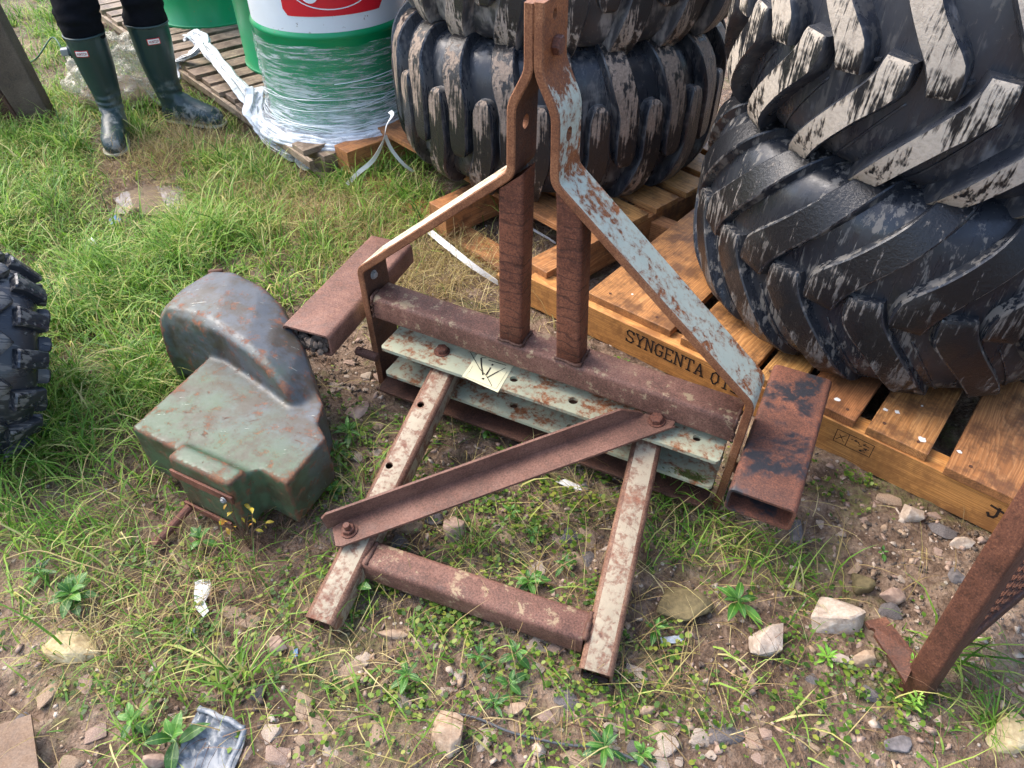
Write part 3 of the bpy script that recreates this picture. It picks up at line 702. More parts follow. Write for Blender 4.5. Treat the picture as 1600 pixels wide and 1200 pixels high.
def pallet_right():
    p = empty('wooden_pallet', (.0556, 1.860, 0), (0, 0, R(-39.5)), 'orange wet wood pallet with black stencil lettering under the right tyres', 'pallet')
    hb = .104
    board('stringer', p, (.72, .03, hb/2), 1.46, .06, hb, M_beamwood); board('stringer', p, (.72, .55, hb/2), 1.46, .06, hb, M_orange); board('stringer', p, (.72, 1.08, hb/2), 1.46, .06, hb, M_orange)
    for x0, x1, dy in ((.192, .474, .02), (.508, .722, .012), (.738, .836, 0), (.856, .994, 0), (1.021, 1.163, 0), (1.203, 1.425, -.012)):
        board('deck_board', p, ((x0+x1)/2, .555 + dy, hb + .0125), 1.10, x1 - x0 - .002, .024, M_orange, 'y')
    board('bottom_board', p, (-.075, .10, .011), .20, .12, .022, M_orange)
    nm_ = MB(); cyl(nm_, (0, 0, 0), (0, 0, .0012), .0042, n=8); nme = nm_.mesh(M_low)
    for x0, x1, dy in ((.192, .474, .02), (.508, .722, .012), (.738, .836, 0), (.856, .994, 0), (1.021, 1.163, 0), (1.203, 1.425, -.012)):
        for fx in (.2, .78): link('nail', nme, p, (x0 + (x1 - x0) * fx, .03 + dy + (.012 if fx < .5 else .002), hb + .0246))
    letters('SYNGENTA', .027, .040, .0045, .0046, lambda a, b_: (.352 + a, -.0012, .048 + b_ + 0)).build('stencil_lettering', M_ink, p)
    letters('015', .025, .040, .005, .0046, lambda a, b_: (.622 + a, -.0012, .044 + b_)).build('stencil_lettering', M_ink, p)
    letters('J', .034, .034, .006, .006, lambda a, b_: (1.320 + a, -.0012, .045 + b_)).build('stencil_lettering', M_ink, p)
    mb = MB()
    def ln(a, c, th=.0018):
        A, C_ = Vector(a), Vector(c); d = (C_ - A).normalized(); n_ = Vector((-d.y, d.x)) * th / 2
        mb.add([(q.x, -.0012, q.y) for q in (A + n_, A - n_, C_ - n_, C_ + n_)], [[0, 1, 2, 3]])
    X0, X1, Z0, Z1 = .965, 1.055, .048, .088
    for a, c in (((X0, Z0), (X1, Z0)), ((X0, Z1), (X1, Z1)), ((X0, Z0), (X0, Z1)), ((X1, Z0), (X1, Z1)), ((X0+.03, Z0), (X0+.03, Z1))): ln(a, c)
    random.seed(3)
    for k in range(16):
        a = (random.uniform(X0+.034, X1-.012), random.choice((.056, .066, .076))); ln(a, (a[0] + random.uniform(.004, .01), a[1] + random.uniform(-.005, .006)), .0022)
    ln((X0+.004, .056), (X0+.024, .08)); ln((X0+.024, .056), (X0+.008, .076))
    mb.build('stamp', M_ink, p)
    return p
pr_ = pallet_right()
M_lime = flat('white splash', lin(226, 224, 218), .8, .06)
def splashes(par, pts):
    for x_, y_, r_ in pts:
        mb = MB(); n = 12; mb.add([(x_ + r_ * random.uniform(.6, 1.1) * math.cos(2*math.pi*k/n), y_ + r_ * .8 * random.uniform(.6, 1.1) * math.sin(2*math.pi*k/n), .1295) for k in range(n)], [list(range(n))]); mb.build('white_splash', M_lime, par)
splashes(pr_, [(1.135, .045, .012), (1.06, .10, .008), (1.035, .09, .007), (1.215, .06, .007), (.93, .05, .009), (.33, .14, .007), (.30, .10, .005), (1.10, .16, .004)])
def pallet_mid():
    p = empty('wooden_pallet', (-.685, 2.735, 0), (0, 0, R(-47.5)), 'block pallet with open orange runners under the middle tyre stack beside the drums', 'pallet')
    for x_ in (.045, .645, 1.135): board('runner', p, (x_, .55, .0745), 1.12, .09, .105, M_orange, 'y')
    for y_ in (.052, .55, 1.05): board('bottom_board', p, (.585, y_, .0105), 1.17, .10, .021, M_orange)
    for y_ in (.24, .40, .56, .72, .88, 1.04): board('deck_board', p, (.59, y_, .1385), 1.19, .12, .022, M_orange)
pallet_mid()
def pallet_drums(loc, label, n, dz=0):
    p = empty('wooden_pallet', loc, (0, 0, R(-49.4)), label, 'pallet', None)
    for y_ in (.02, .50, 1.0): board('runner', p, (-.60, y_ + .045, .06), 1.26, .085, .076, M_grey)
    for y_ in (.06, .52, 1.0): board('lower_board', p, (-.60, y_, .011), 1.26, .10, .022, M_grey)
    k = 0; x_ = -1.2
    while x_ < 0:
        board('slat', p, (x_, .54, .1095 + (.004 if k % 3 == 1 else 0)), 1.12 + .03 * (k % 2), .092, .022, M_grey, 'y'); x_ += .126; k += 1
    board('edge_board', p, (-.60, -.034, .085), 1.27, .02, .03, M_grey)
pallet_drums((-.767, 2.697, 0), 'grey weathered pallet with open slats under the front drums, beside the boots', 10)
pallet_drums((-1.60, 3.667, .0), 'weathered pallet further back carrying the green drum behind the person', 10)
# ------------------------------------------------------------------ drums
def drum_mat(name, c):
    t = NT(name); v = t.co(); n = t.noise(v, 5, 8, .7); f = t.noise(v, 40, 6, .75)
    m = t.math('MULTIPLY', t.step(f, .63, .68), t.step(n, .5, .6))
    cc = t.mix(m, t.mix(n, tuple(q * .82 for q in c[:3]) + (1,), c), lin(112, 88, 60))
    return t.fin(cc, t.n('MapRange', {0: n, 1: .3, 2: .7, 3: .28, 4: .45}).outputs[0], t.bump(n, .08, .004), spec=.5)
M_green = drum_mat('green drum paint', lin(0, 142, 88)); M_white = drum_mat('white drum paint', lin(226, 230, 234)); M_red = drum_mat('red label', lin(214, 28, 44))
def drum(loc, label, white, rot=0, rad=.30):
    d = empty('steel_drum', loc, (0, 0, R(rot)), label, 'drum', 'steel drums on the pallets')
    def hoop(z, a): return [(rad, z - .016), (rad + a * .6, z - .008), (rad + a, z), (rad + a * .6, z + .008), (rad, z + .016)]
    lo = [(0, .012), (rad - .012, .012), (rad - .008, .002), (rad + .005, 0), (rad + .006, .010), (rad, .016), (rad, .15)] + hoop(.36, .009)
    mid = [(rad, .376), (rad, .48)] + hoop(.62, .009)
    top = [(rad, .636), (rad, .865), (rad + .006, .872), (rad + .005, .882), (rad - .008, .880), (rad - .012, .866), (0, .866)]
    b = MB(); revolve(b, lo, 72); b.build('lower_shell', M_green, d, angle=50)
    b = MB(); revolve(b, mid, 72); b.build('middle_shell', M_white if white else M_green, d, angle=50)
    b = MB(); revolve(b, top, 72); b.build('upper_shell', M_green, d, angle=50)
    return d
d1 = drum((-.715, 3.115, .135), 'white and green steel drum with red label, wrapped in clear film', True)
d2 = drum((-.985, 3.72, .121), 'green steel drum half hidden behind the white and green one', False)
d3 = drum((-1.665, 4.42, .121), 'green steel drum standing alone behind the person in boots', False)
def curved(par, name, mat, a0, a1, z0, z1, rad, rc=.0, n=24):       # panel that follows the drum
    mb = MB(); V = []; F = []; m = 8
    for i in range(n + 1):
        t = i / n; a = R(a0 + (a1 - a0) * t); s_ = t * R(a1 - a0) * rad; e = R(a1 - a0) * rad
        k = min(s_, e - s_); cut = rc - math.sqrt(max(rc * rc - (rc - k) ** 2, 0)) if k < rc else 0
        for j in range(m + 1):
            z_ = z0 + cut + (z1 - z0 - 2 * cut) * j / m; V.append((rad * math.cos(a), rad * math.sin(a), z_))
    for i in range(n):
        for j in range(m): F.append([i*(m+1)+j, (i+1)*(m+1)+j, (i+1)*(m+1)+j+1, i*(m+1)+j+1])
    mb.add(V, F); return mb.build(name, mat, par, smooth=True)
lab = curved(d1, 'red_label', M_red, -110, -38, .432, .598, .3015, .022)
mb = MB()
def dp(s_, z_, e=.303): a = R(-74) + s_ / .30; return (e * math.cos(a), e * math.sin(a), z_)
def ringmark(cx, cz, rx, rz, th, n=36):
    for k in range(n):
        a, c = 2*math.pi*k/n, 2*math.pi*(k+1)/n
        mb.add([dp(cx + (rx+th)*math.cos(a), cz + (rz+th)*math.sin(a)), dp(cx + rx*math.cos(a), cz + rz*math.sin(a)), dp(cx + rx*math.cos(c), cz + rz*math.sin(c)), dp(cx + (rx+th)*math.cos(c), cz + (rz+th)*math.sin(c))], [[0, 1, 2, 3]])
ringmark(0, .518, .140, .062, .004); ringmark(-.080, .520, .014, .022, .022); ringmark(-.008, .526, .014, .018, .016); ringmark(.060, .526, .014, .018, .016)
mb.build('label_print', M_white, lab)
# ------------------------------------------------------------------ stretch film round the first drum
def film_mat(name, a0, a1, sc_=(1, 1, 1), lo=.45, hi=.62, layers=False):
    t = NT(name); v = t.co(scale=sc_); n = t.noise(v, 24, 7, .75, .6); n2 = t.noise(v, 7, 4, .6)
    m = t.math('ADD', t.math('MULTIPLY', n, .65), t.math('MULTIPLY', n2, .35)); k = t.step(m, lo, hi)
    al = t.n('MapRange', {0: k, 1: 0., 2: 1., 3: a0, 4: a1}).outputs[0]
    if layers:                                     # more turns of film towards the foot
        z = t.n('SeparateXYZ', {0: t.n('TexCoord').outputs['Object']}).outputs[2]
        al = t.math('ADD', al, t.math('MULTIPLY', t.step(z, .20, -.02), t.n('MapRange', {0: n, 1: .35, 2: .6, 3: .15, 4: .75}).outputs[0]))
    t.put(t.b.inputs['Alpha'], t.math('MINIMUM', al, 1.))
    return t.fin(lin(226, 230, 232), .22, t.bump(n, .5, .006), spec=.6)
M_film = film_mat('stretch film', .05, .58, (.35, .35, 4.5), .46, .60, True); M_filmw = film_mat('gathered film', .34, .86, (1, 1, 1), .35, .55)
M_strand = flat('white film strand', lin(222, 228, 228), .3, .06)
wrap = empty('stretch_wrap', (-.715, 3.115, .135), (0, 0, 0), 'torn clear stretch film wound round the foot of the white and green drum', 'plastic film')
mb = MB(); V = []; F = []; n, m = 120, 26
for j in range(m + 1):
    z_ = .33 - .345 * j / m
    for i in range(n):
        a = 2 * math.pi * i / n; fl = max(0, (.10 - z_) / .14); rr = .309 + .004 * math.sin(a * 37 + z_ * 30) * max(0, .2 - z_) + .045 * fl ** 1.6 + .006 * mnoise.noise(Vector((math.cos(a) * 6, math.sin(a) * 6, z_ * 50))) * (1 + 1.6 * fl)
        V.append((rr * math.cos(a), rr * math.sin(a), z_ + .02 * mnoise.noise(Vector((math.cos(a) * 3, math.sin(a) * 3, 7))) * (1 if j < 4 else .3)))
for j in range(m):
    for i in range(n): F.append([j*n+i, j*n+(i+1) % n, (j+1)*n+(i+1) % n, (j+1)*n+i])
mb.add(V, F); mb.build('film_sheet', M_film, wrap, smooth=True)
mb = MB(); random.seed(11)
for k in range(40):
    low = random.random() ** 1.5; z0 = .235 - .285 * (1 - low) if random.random() < .8 else random.uniform(.0, .22); a0 = random.uniform(-190, 0); sp = random.uniform(30, 130); dz = random.uniform(-.06, .06); th = random.uniform(.0003, .0011)
    sag = random.uniform(-.02, .02); N_ = 14; V = []
    for i in range(N_ + 1):
        t = i / N_; a = R(a0 + sp * t); z_ = z0 + dz * t + sag * 4 * t * (1 - t); fl = max(0, (.10 - z_) / .14); rr = .3135 + .050 * min(fl, 1.2) ** 1.6 + .003 * math.sin(k + 3 * t)
        V += [(rr * math.cos(a), rr * math.sin(a), z_ + th), ((rr + .0015) * math.cos(a), (rr + .0015) * math.sin(a), z_ - th)]
    mb.add(V, [[2*i, 2*i+1, 2*i+3, 2*i+2] for i in range(N_)])
tag(mb.build('film_strands', M_strand, wrap), kind='stuff')
mb = MB(); random.seed(5)                            # gathered skirt at the bottom
for k in range(5):
    pts = []
    for i in range(60):
        a = R(-205 + 200 * i / 59); rr = .345 + .012 * k * .5 + .010 * mnoise.noise(Vector((i * .35, k * 3, 0))); pts.append((rr * math.cos(a), rr * math.sin(a), -.004 - .008 * k + .012 * mnoise.noise(Vector((i * .22, k, 4)))))
    sweep(mb, pts, [.008 + .005 * abs(mnoise.noise(Vector((i * .4, k, 9)))) for i in range(60)], 7)
mb.build('gathered_hem', M_filmw, wrap, smooth=True)
def tail(pxs, r0, seed, nm='film_tail', mat=None, layers=13):
    random.seed(seed); mb = MB(); o = Vector((-.715, 3.115, .135))
    base = spline([G(*q) - o for q in pxs], 8)
    for l in range(layers):
        off = Vector((random.uniform(-1, 1), random.uniform(-1, 1), random.uniform(-.4, 1))) * r0 * .75
        pts = [p_ + off * (math.sin(i * .23 + l) * .8 + .6) + Vector((mnoise.noise(Vector((i * .3, l, seed))), mnoise.noise(Vector((i * .3, l + 9, seed))), mnoise.noise(Vector((i * .3, l + 5, seed))))) * r0 * .35 for i, p_ in enumerate(base)]
        sweep(mb, pts, r0, 8, True, (r0 * random.uniform(.6, 1.9), r0 * .12))
    mb.build(nm, mat or M_filmw, wrap, smooth=True)
tail([(300, 58, .20), (318, 72, .19), (345, 105, .18), (385, 150, .15), (400, 172, .12)], .026, 1)
tail([(292, 62, .20), (305, 52, .21), (318, 66, .20), (298, 88, .16), (276, 98, .12), (272, 125, .06)], .022, 2)
tail([(398, 145, .17), (396, 178, .12), (412, 205, .08), (436, 225, .05), (462, 242, .02)], .030, 3)
tail([(474, 212, .08), (468, 228, .05), (470, 250, .02), (486, 262, .01)], .016, 4)
tail([(404, -40, .50), (407, 20, .42), (413, 75, .34), (412, 120, .24)], .011, 6, 'film_edge', M_filmw, 3)
# white strapping tape
M_tape = flat('white strapping', lin(214, 214, 212), .5, .06)
def tape(pxs, label, w_=.016):
    pts = spline([G(*q) for q in pxs], 8); c = pts[0]
    o = empty('strapping_tape', c, (0, 0, 0), label, 'strap'); mb = MB(); V = []; m = len(pts)
    for i, p_ in enumerate(pts):
        d = (pts[min(i+1, m-1)] - pts[max(i-1, 0)]).normalized(); s_ = d.cross(Vector((.2, -.6, .8))).normalized()
        s_ = (s_ * math.cos(i * .06) + d.cross(s_) * math.sin(i * .06)); nn = d.cross(s_) * .0006
        V += [p_ - c + s_ * w_ / 2 + nn, p_ - c - s_ * w_ / 2 + nn, p_ - c - s_ * w_ / 2 - nn, p_ - c + s_ * w_ / 2 - nn]
    mb.add(V, [[4*i+j, 4*i+(j+1) % 4, 4*i+4+(j+1) % 4, 4*i+4+j] for i in range(m-1) for j in range(4)])
    mb.build('band', M_tape, o, smooth=False); return o
tape([(541, 289, .02), (560, 270, .07), (583, 250, .14), (598, 222, .22), (604, 196, .28), (613, 180, .31), (609, 174, .31)], 'white strapping tape curling down in front of the pallet block near the drum')
tape([(602, 212, .24), (612, 234, .18), (630, 256, .12), (646, 268, .08)], 'short white strapping tape end hanging behind the curled tape', .013)
tape([(672, 362, .03), (700, 385, .04), (738, 415, .04), (778, 442, .03)], 'flat white strapping tape lying on the ground behind the left post', .022)
tape([(742, 312, .03), (772, 330, .02), (835, 360, .012), (868, 380, .012)], 'thin white strapping tape seen between the two posts', .009)
# ------------------------------------------------------------------ person in boots
def person():
    p = empty('person', (-1.55, 3.22, 0), (0, 0, 0), 'person in black trousers and tall dark green rubber boots standing on the grass', 'person')
    o = Vector(p.location)
    t = NT('dark green boot rubber'); v = t.co(); n = t.noise(v, 12, 8, .75); z = t.n('SeparateXYZ', {0: t.n('TexCoord').outputs['Object']}).outputs[2]
    dirt = t.math('MULTIPLY', t.step(n, .49, .60), t.step(z, .26, .03))
    M_boot = t.fin(t.mix(t.math('MULTIPLY', dirt, .7), lin(34, 54, 54), lin(150, 150, 144)), t.mix(dirt, .36, .8), t.bump(n, .12, .005), spec=.5)
    M_sole = flat('boot sole', lin(58, 58, 54), .8); M_line = flat('sole line', lin(186, 180, 156), .6); M_cloth = flat('black cloth', lin(22, 23, 28), .95, .3, 60, .1)
    M_lab = flat('boot label', lin(236, 236, 232), .4, .02); M_labr = flat('label border', lin(196, 44, 50), .5, .02); M_txt = flat('label text', lin(150, 50, 50), .6, .02)
    def ell(c, rx, ry, ang, tilt=0, n=20):
        return [Vector((c[0] + rx * math.cos(a) * math.cos(ang) - ry * math.sin(a) * math.sin(ang), c[1] + rx * math.cos(a) * math.sin(ang) + ry * math.sin(a) * math.cos(ang), c[2] + tilt * math.cos(a))) for a in [2*math.pi*k/n for k in range(n)]]
    boots = []
    for (hx, hy), yaw, lab_a, lean in (((-1.715, 3.135), R(-74), R(-86), (0, 0)), ((-1.545, 3.235), R(-14), R(-62), (-.005, .01))):
        h = Vector((hx, hy, 0)) - o; f = Vector((math.cos(yaw), math.sin(yaw), 0)); s_ = Vector((-f.y, f.x, 0))
        mb = MB()
        rr = []
        for z_, off, a, b_ in ((.425, .045, .085, .076), (.36, .045, .082, .073), (.28, .040, .075, .067), (.20, .040, .064, .056), (.15, .045, .060, .050), (.10, .055, .062, .043), (.05, .06, .06, .042)):
            c = h + f * off + Vector((lean[0], lean[1], 0)) * z_ + Vector((0, 0, z_)); rr.append(ell(c, a, b_, yaw))
        loft(mb, rr)
        fr = []
        for l, hh, wd in ((0.0, .035, .026), (.012, .07, .036), (.05, .11, .042), (.10, .125, .044), (.14, .105, .046), (.18, .085, .049), (.22, .075, .049), (.25, .064, .043), (.272, .048, .032), (.282, .034, .018)):
            ring = []
            for k in range(20):
                a = 2*math.pi*k/20; q = h + f * (l - .005) + s_ * wd * math.copysign(abs(math.cos(a)) ** .8, math.cos(a)); zz = .018 + hh * (.5 + .5 * math.copysign(abs(math.sin(a)) ** .75, math.sin(a)))
                ring.append(Vector((q.x, q.y, zz)))
            fr.append(ring)
        loft(mb, fr)
        bm_ = fuse(mb, M_boot, .005, 8)
        for v_ in bm_.vertices:
            q = v_.co; k_ = math.exp(-((q.z - .15) / .055) ** 2); v_.co = q + v_.normal * k_ * (.0032 * math.sin(q.z * 210 + 3 * mnoise.noise(q * 14)) * (.4 + mnoise.noise(q * 20)) + .003 * mnoise.noise(q * 30))
        bo = link('boot', bm_, p)
        ol = [(l, wd) for l, wd in ((-.008, .0), (-.004, .026), (.03, .040), (.08, .038), (.12, .037), (.17, .047), (.22, .051), (.26, .042), (.282, .022), (.286, 0))]
        poly = [h + f * l + s_ * wd for l, wd in ol] + [h + f * l - s_ * wd for l, wd in ol[-2:0:-1]]
        mb = MB(); prism(mb, [(q.x, q.y) for q in poly], .0, .016); mb.build('sole', M_sole, bo)
        mb = MB(); prism(mb, [(q.x * 1 + f.x * .0, q.y) for q in [h + f * (.138 + (l - .138) * 1.012) + s_ * wd * 1.04 for l, wd in ol] + [h + f * (.138 + (l - .138) * 1.012) - s_ * wd * 1.04 for l, wd in ol[-2:0:-1]]], .0165, .024); mb.build('sole_line', M_line, bo)
        mb = MB(); cz = h + f * .045 + Vector((0, 0, .425)); pts = ell(cz, .0845, .0755, yaw, 0, 32); sweep(mb, pts + pts[:2], .005, 8, False); mb.build('top_rim', M_boot, bo, smooth=True)
        # label plate at the top of the shaft, facing the camera
        base = h + f * .045 + Vector((0, 0, .372)); d = Vector((math.cos(lab_a), math.sin(lab_a), 0)); e = Vector((-d.y, d.x, 0))
        ca = abs(d.dot(f)); rad = .0825 * .075 / math.sqrt((.075 * ca) ** 2 + (.0825 * math.sqrt(1 - ca*ca)) ** 2) + .0015
        def plate(nm, w_, hh, off, mat):
            m2 = MB(); V = []
            for i in range(7):
                u_ = (i / 6 - .5) * w_; dep = -u_ * u_ / (2 * .072)
                for zz in (-hh/2, hh/2): q = base + d * (rad + off + dep) + e * u_ + Vector((0, 0, zz)); V.append(q)
            m2.add(V, [[2*i, 2*i+2, 2*i+3, 2*i+1] for i in range(6)]); return m2.build(nm, mat, bo)
        plate('label_border', .050, .024, .0, M_labr); plate('label', .044, .018, .0012, M_lab)
        def lp(a, b_): u_ = a - .018; q = base + d * (rad + .0024 - u_*u_/(2*.072)) + e * u_ + Vector((0, 0, b_ - .0045)); return q
        letters('HUNTER', .0052, .009, .0012, .0014, lp).build('label_lettering', M_txt, bo)
        # side strap and buckle on the outer side
        sd_ = -s_ if s_.x > 0 else s_
        if yaw < R(-40): 
            q = h + f * .045 + sd_ * .075 + Vector((0, 0, .362)); m2 = MB(); box(m2, q + sd_ * .012, (.030, .040, .026), Matrix.Rotation(yaw, 3, 'Z'), .004); m2.build('buckle', M_steel, bo)
            m2 = MB(); cyl(m2, q - sd_ * .012, q + sd_ * .003, .026, n=20, bev=.002); m2.build('strap_patch', M_boot, bo, smooth=False)
        boots.append((h, f))
    mb = MB()
    for (h, f), hipx in zip(boots, (-.02, .16)):
        kn = h + f * .05 + Vector((0, 0, .53)); hip = Vector((hipx - .06, .06, .92)); rr = []
        for k, (t_, a, b_) in enumerate(((0, .066, .060), (.12, .082, .074), (.2, .086, .078), (.28, .080, .074), (.36, .083, .077), (.6, .088, .084), (.8, .096, .094), (1, .105, .105))):
            base = h + f * .046 + Vector((0, 0, .39)); tp = hip
            c = base.lerp(kn, t_ * 2.2) if t_ < .45 else kn.lerp(tp, (t_ - .45) / .55); rr.append(ell(c, a, b_, 0))
        loft(mb, rr)
    loft(mb, [ell((.01, .06, .84), .16, .11, 0), ell((.01, .06, .95), .175, .12, 0), ell((.01, .06, 1.05), .15, .11, 0)])
    tm = fuse(mb, M_cloth, .010, 5)
    for v_ in tm.vertices:
        q = v_.co; f_ = abs(mnoise.noise(Vector((q.x * 7, q.y * 7, q.z * 34)))) * .016 + .010 * mnoise.noise(Vector((q.x * 16, q.y * 16, q.z * 22)))
        v_.co = q + v_.normal * (f_ - .004)
    link('trousers', tm, p)
person()
# ------------------------------------------------------------------ clear bag behind the boots
def bag():
    c = G(150, 195, 0); c = Vector((-1.80, 3.42, 0)); o = empty('plastic_bag', c, (0, 0, 0), 'crumpled clear plastic bag of brown waste behind the boots', 'bag')
    def lump(sx, sy, sz, sub, amp, top=1):
        bm = bmesh.new(); bmesh.ops.create_icosphere(bm, subdivisions=sub, radius=1)
        V = []
        for v in bm.verts:
            q = v.co; n = 1 + amp * mnoise.noise(q * 2.3) + amp * .6 * abs(mnoise.noise(q * 5.7)) + amp * .3 * mnoise.noise(q * 12)
            z = (q.z * .5 + .5); tap = 1 - .45 * max(0, z - .35)
            V.append((q.x * sx * n * tap, q.y * sy * n * tap, z * sz * n))
        F = [[v.index for v in f.verts] for f in bm.faces]; bm.free(); m = MB(); m.add(V, F); return m
    lump(.21, .15, .12, 4, .12).build('contents', flat('brown waste', lin(146, 124, 102), .9, .3, 40), o, smooth=True)
    t = NT('clear plastic'); v = t.co(); n = t.noise(v, 14, 7, .7, .8); t.put(t.b.inputs['Alpha'], t.n('MapRange', {0: n, 1: .4, 2: .65, 3: .20, 4: .66}).outputs[0])
    m = t.fin(lin(196, 190, 170), .12, t.bump(n, 1, .03), spec=.8)
    lump(.235, .17, .30, 5, .22).build('film', m, o, smooth=True)
    b = MB(); q = Vector((.26, -.02, .0)); V = [(.05, -.10, .28), (.17, -.04, .30), (.31, -.06, .03), (.24, -.13, .02), (.15, -.12, .12)]
    b.add(V, [[0, 1, 4], [1, 2, 4], [2, 3, 4], [3, 0, 4]]); me = evaluated(b.mesh(m), [('SUBSURF', dict(levels=4, render_levels=4, subdivision_type='SIMPLE'))])
    for v_ in me.vertices: v_.co += Vector((mnoise.noise(v_.co * 14), mnoise.noise(v_.co * 14 + Vector((5, 0, 0))), mnoise.noise(v_.co * 14 + Vector((0, 7, 0))))) * .02
    link('loose_flap', me, o)
bag()
# ------------------------------------------------------------------ brown steel leg at the top left
def leaning_leg():
    p = empty('trailer_leg', (-2.16, 3.16, 0), (0, 0, 0), 'brown steel trailer leg with dark hollow side at the top left corner', 'trailer part')
    o = p.location
    M = rusty('brown paint', [lin(52, 42, 34), lin(78, 64, 52), lin(92, 78, 64), lin(104, 90, 76)])
    b = MB(); a = Vector((.075, .02, -.01)); t_ = Vector((-.06, .12, .80))
    tube(b, a + Vector((-.01, 0, 0)), t_ + Vector((-.01, 0, 0)), .165, .06, .008, .006, (0, 1, 0)); b.build('leg', M, p, angle=40)
    b = MB(); box(b, (-.20, .10, .30), (.30, .02, .66), Matrix.Rotation(R(-10), 3, 'Y'), .003); b.build('back_panel', M_low, p)
    b = MB(); box(b, (-.19, .02, .46), (.28, .08, .10), Matrix.Rotation(R(-10), 3, 'Y'), .004); b.build('cross_rail', rusty('red rail', [lin(70, 34, 28), lin(104, 52, 42), lin(116, 60, 48), lin(130, 76, 60)]), p)
    b = MB(); box(b, (-.02, -.035, .22), (.014, .012, .50), Matrix.Rotation(R(-11), 3, 'Y'), .002); b.build('edge_lip', M_low, p)
leaning_leg()
# ------------------------------------------------------------------ rusty mesh ramp at the right edge
def ramp():
    P0 = Vector((.776, .632, -.01)); up = (Vector((.818, .715, .5)) - P0).normalized(); hor = Vector((.84, .54, 0)).normalized(); nrm = up.cross(hor).normalized()
    p = empty('mesh_ramp', P0, (0, 0, 0), 'rusty steel ramp with expanded mesh standing upright at the right edge', 'ramp')
    H_, W_ = .86, .62
    def rail(a, b_, w_, h, nm, upv=None):
        m = MB(); tube(m, a, b_, w_, h, .006, .004, upv or nrm); m.build(nm, M_rail, p, angle=40)
    rail(Vector((0, 0, 0)), up * H_, .062, .046, 'rail'); rail(hor * W_, hor * W_ + up * H_, .062, .046, 'rail')
    rail(hor * .03 + up * .11, hor * (W_ - .03) + up * .11, .034, .03, 'cross_rail'); rail(hor * .03 + up * (H_ - .03), hor * (W_ - .03) + up * (H_ - .03), .04, .034, 'cross_rail')
    mb = MB(); dx, dz = .046, .022
    for i in range(int(W_ / dx)):
        for j in range(int((H_ - .14) / dz)):
            c = hor * (.03 + dx * (i + .5)) + up * (.13 + dz * (j + (.5 if i % 2 else 0))) - nrm * .004
            q = [c - hor * dx / 2, c - up * dz / 2, c + hor * dx / 2, c + up * dz / 2]
            for a, b_ in zip(q, q[1:] + q[:1]):
                d = (b_ - a).normalized(); s_ = nrm * .0030 + d.cross(nrm) * .0022; s2 = nrm * .003 - d.cross(nrm) * .0022
                mb.add([a + s_, a - s_, b_ - s_, b_ + s_, a + s2, a - s2, b_ - s2, b_ + s2], [[0, 1, 2, 3], [4, 5, 6, 7]])
    tag(mb.build('expanded_mesh', M_rail, p), kind='stuff')
    cs = [G(1352, 970, .055) - P0, G(1384, 964, .06) - P0, G(1434, 1026, .075) - P0, G(1415, 1066, .065) - P0]
    m = MB(); dn = (cs[1] - cs[0]).cross(cs[3] - cs[0]).normalized() * .009
    if dn.z > 0: dn = -dn
    m.add(cs + [c + dn for c in cs], [[0, 1, 2, 3], [7, 6, 5, 4]] + [[i, (i+1) % 4, 4+(i+1) % 4, 4+i] for i in range(4)]); br = m.build('hinge_plate', M_rail, p)
    hc = G(1362, 985, .058) - P0; drill(br, [(hc + dn * -4, hc + dn * 5, .007)])
ramp()
# ------------------------------------------------------------------ stones
def stone_mat(name, a, b_, c_):
    t = NT(name); v = t.co(); oi = t.n('ObjectInfo').outputs['Random']; n = t.noise(v, 14, 4, .7); f = t.noise(v, 90, 3, .7)
    c = t.ramp(t.math('ADD', t.math('MULTIPLY', n, .6), t.math('MULTIPLY', f, .4)), [(.32, a), (.5, b_), (.66, c_)])
    return t.fin(c, .85, t.bump(t.math('ADD', n, t.math('MULTIPLY', f, .5)), .6, .006), spec=.25)
ST = {'pale': stone_mat('pale stone', lin(136, 118, 102), lin(178, 160, 142), lin(208, 196, 180)),
      'pink': stone_mat('pink stone', lin(116, 94, 82), lin(158, 134, 118), lin(186, 164, 146)),
      'olive': stone_mat('olive stone', lin(74, 66, 46), lin(106, 94, 66), lin(128, 114, 80)),
      'grey': stone_mat('grey stone', lin(72, 68, 66), lin(106, 100, 98), lin(136, 128, 124)),
      'yellow': stone_mat('yellow stone', lin(140, 118, 84), lin(182, 162, 122), lin(208, 192, 152)),
      'tan': stone_mat('tan stone', lin(122, 98, 78), lin(162, 138, 114), lin(190, 168, 144))}
def hull(n, sx, sy, sz, seed, bev=.06):
    r = random.Random(seed); bm = bmesh.new()
    for k in range(n):
        v = Vector((r.gauss(0, 1), r.gauss(0, 1), r.gauss(0, 1))).normalized() * r.uniform(.82, 1.08)
        bm.verts.new((v.x, v.y, v.z))
    bmesh.ops.convex_hull(bm, input=bm.verts); bmesh.ops.delete(bm, geom=[v for v in bm.verts if not v.link_faces], context='VERTS')
    if bev:
        bmesh.ops.bevel(bm, geom=list(bm.edges), offset=bev, segments=1, affect='EDGES', clamp_overlap=True)
        bmesh.ops.triangulate(bm, faces=bm.faces); bmesh.ops.subdivide_edges(bm, edges=bm.edges, cuts=1)
        for v in bm.verts: v.co *= 1 + .06 * mnoise.noise(v.co * 2.6 + Vector((seed, 0, 0))) + .03 * mnoise.noise(v.co * 7)
    V = [(v.co.x * sx, v.co.y * sy, v.co.z * sz) for v in bm.verts]; bm.verts.index_update(); F = [[v.index for v in f.verts] for f in bm.faces]; bm.free()
    m = MB(); m.add(V, F); return m
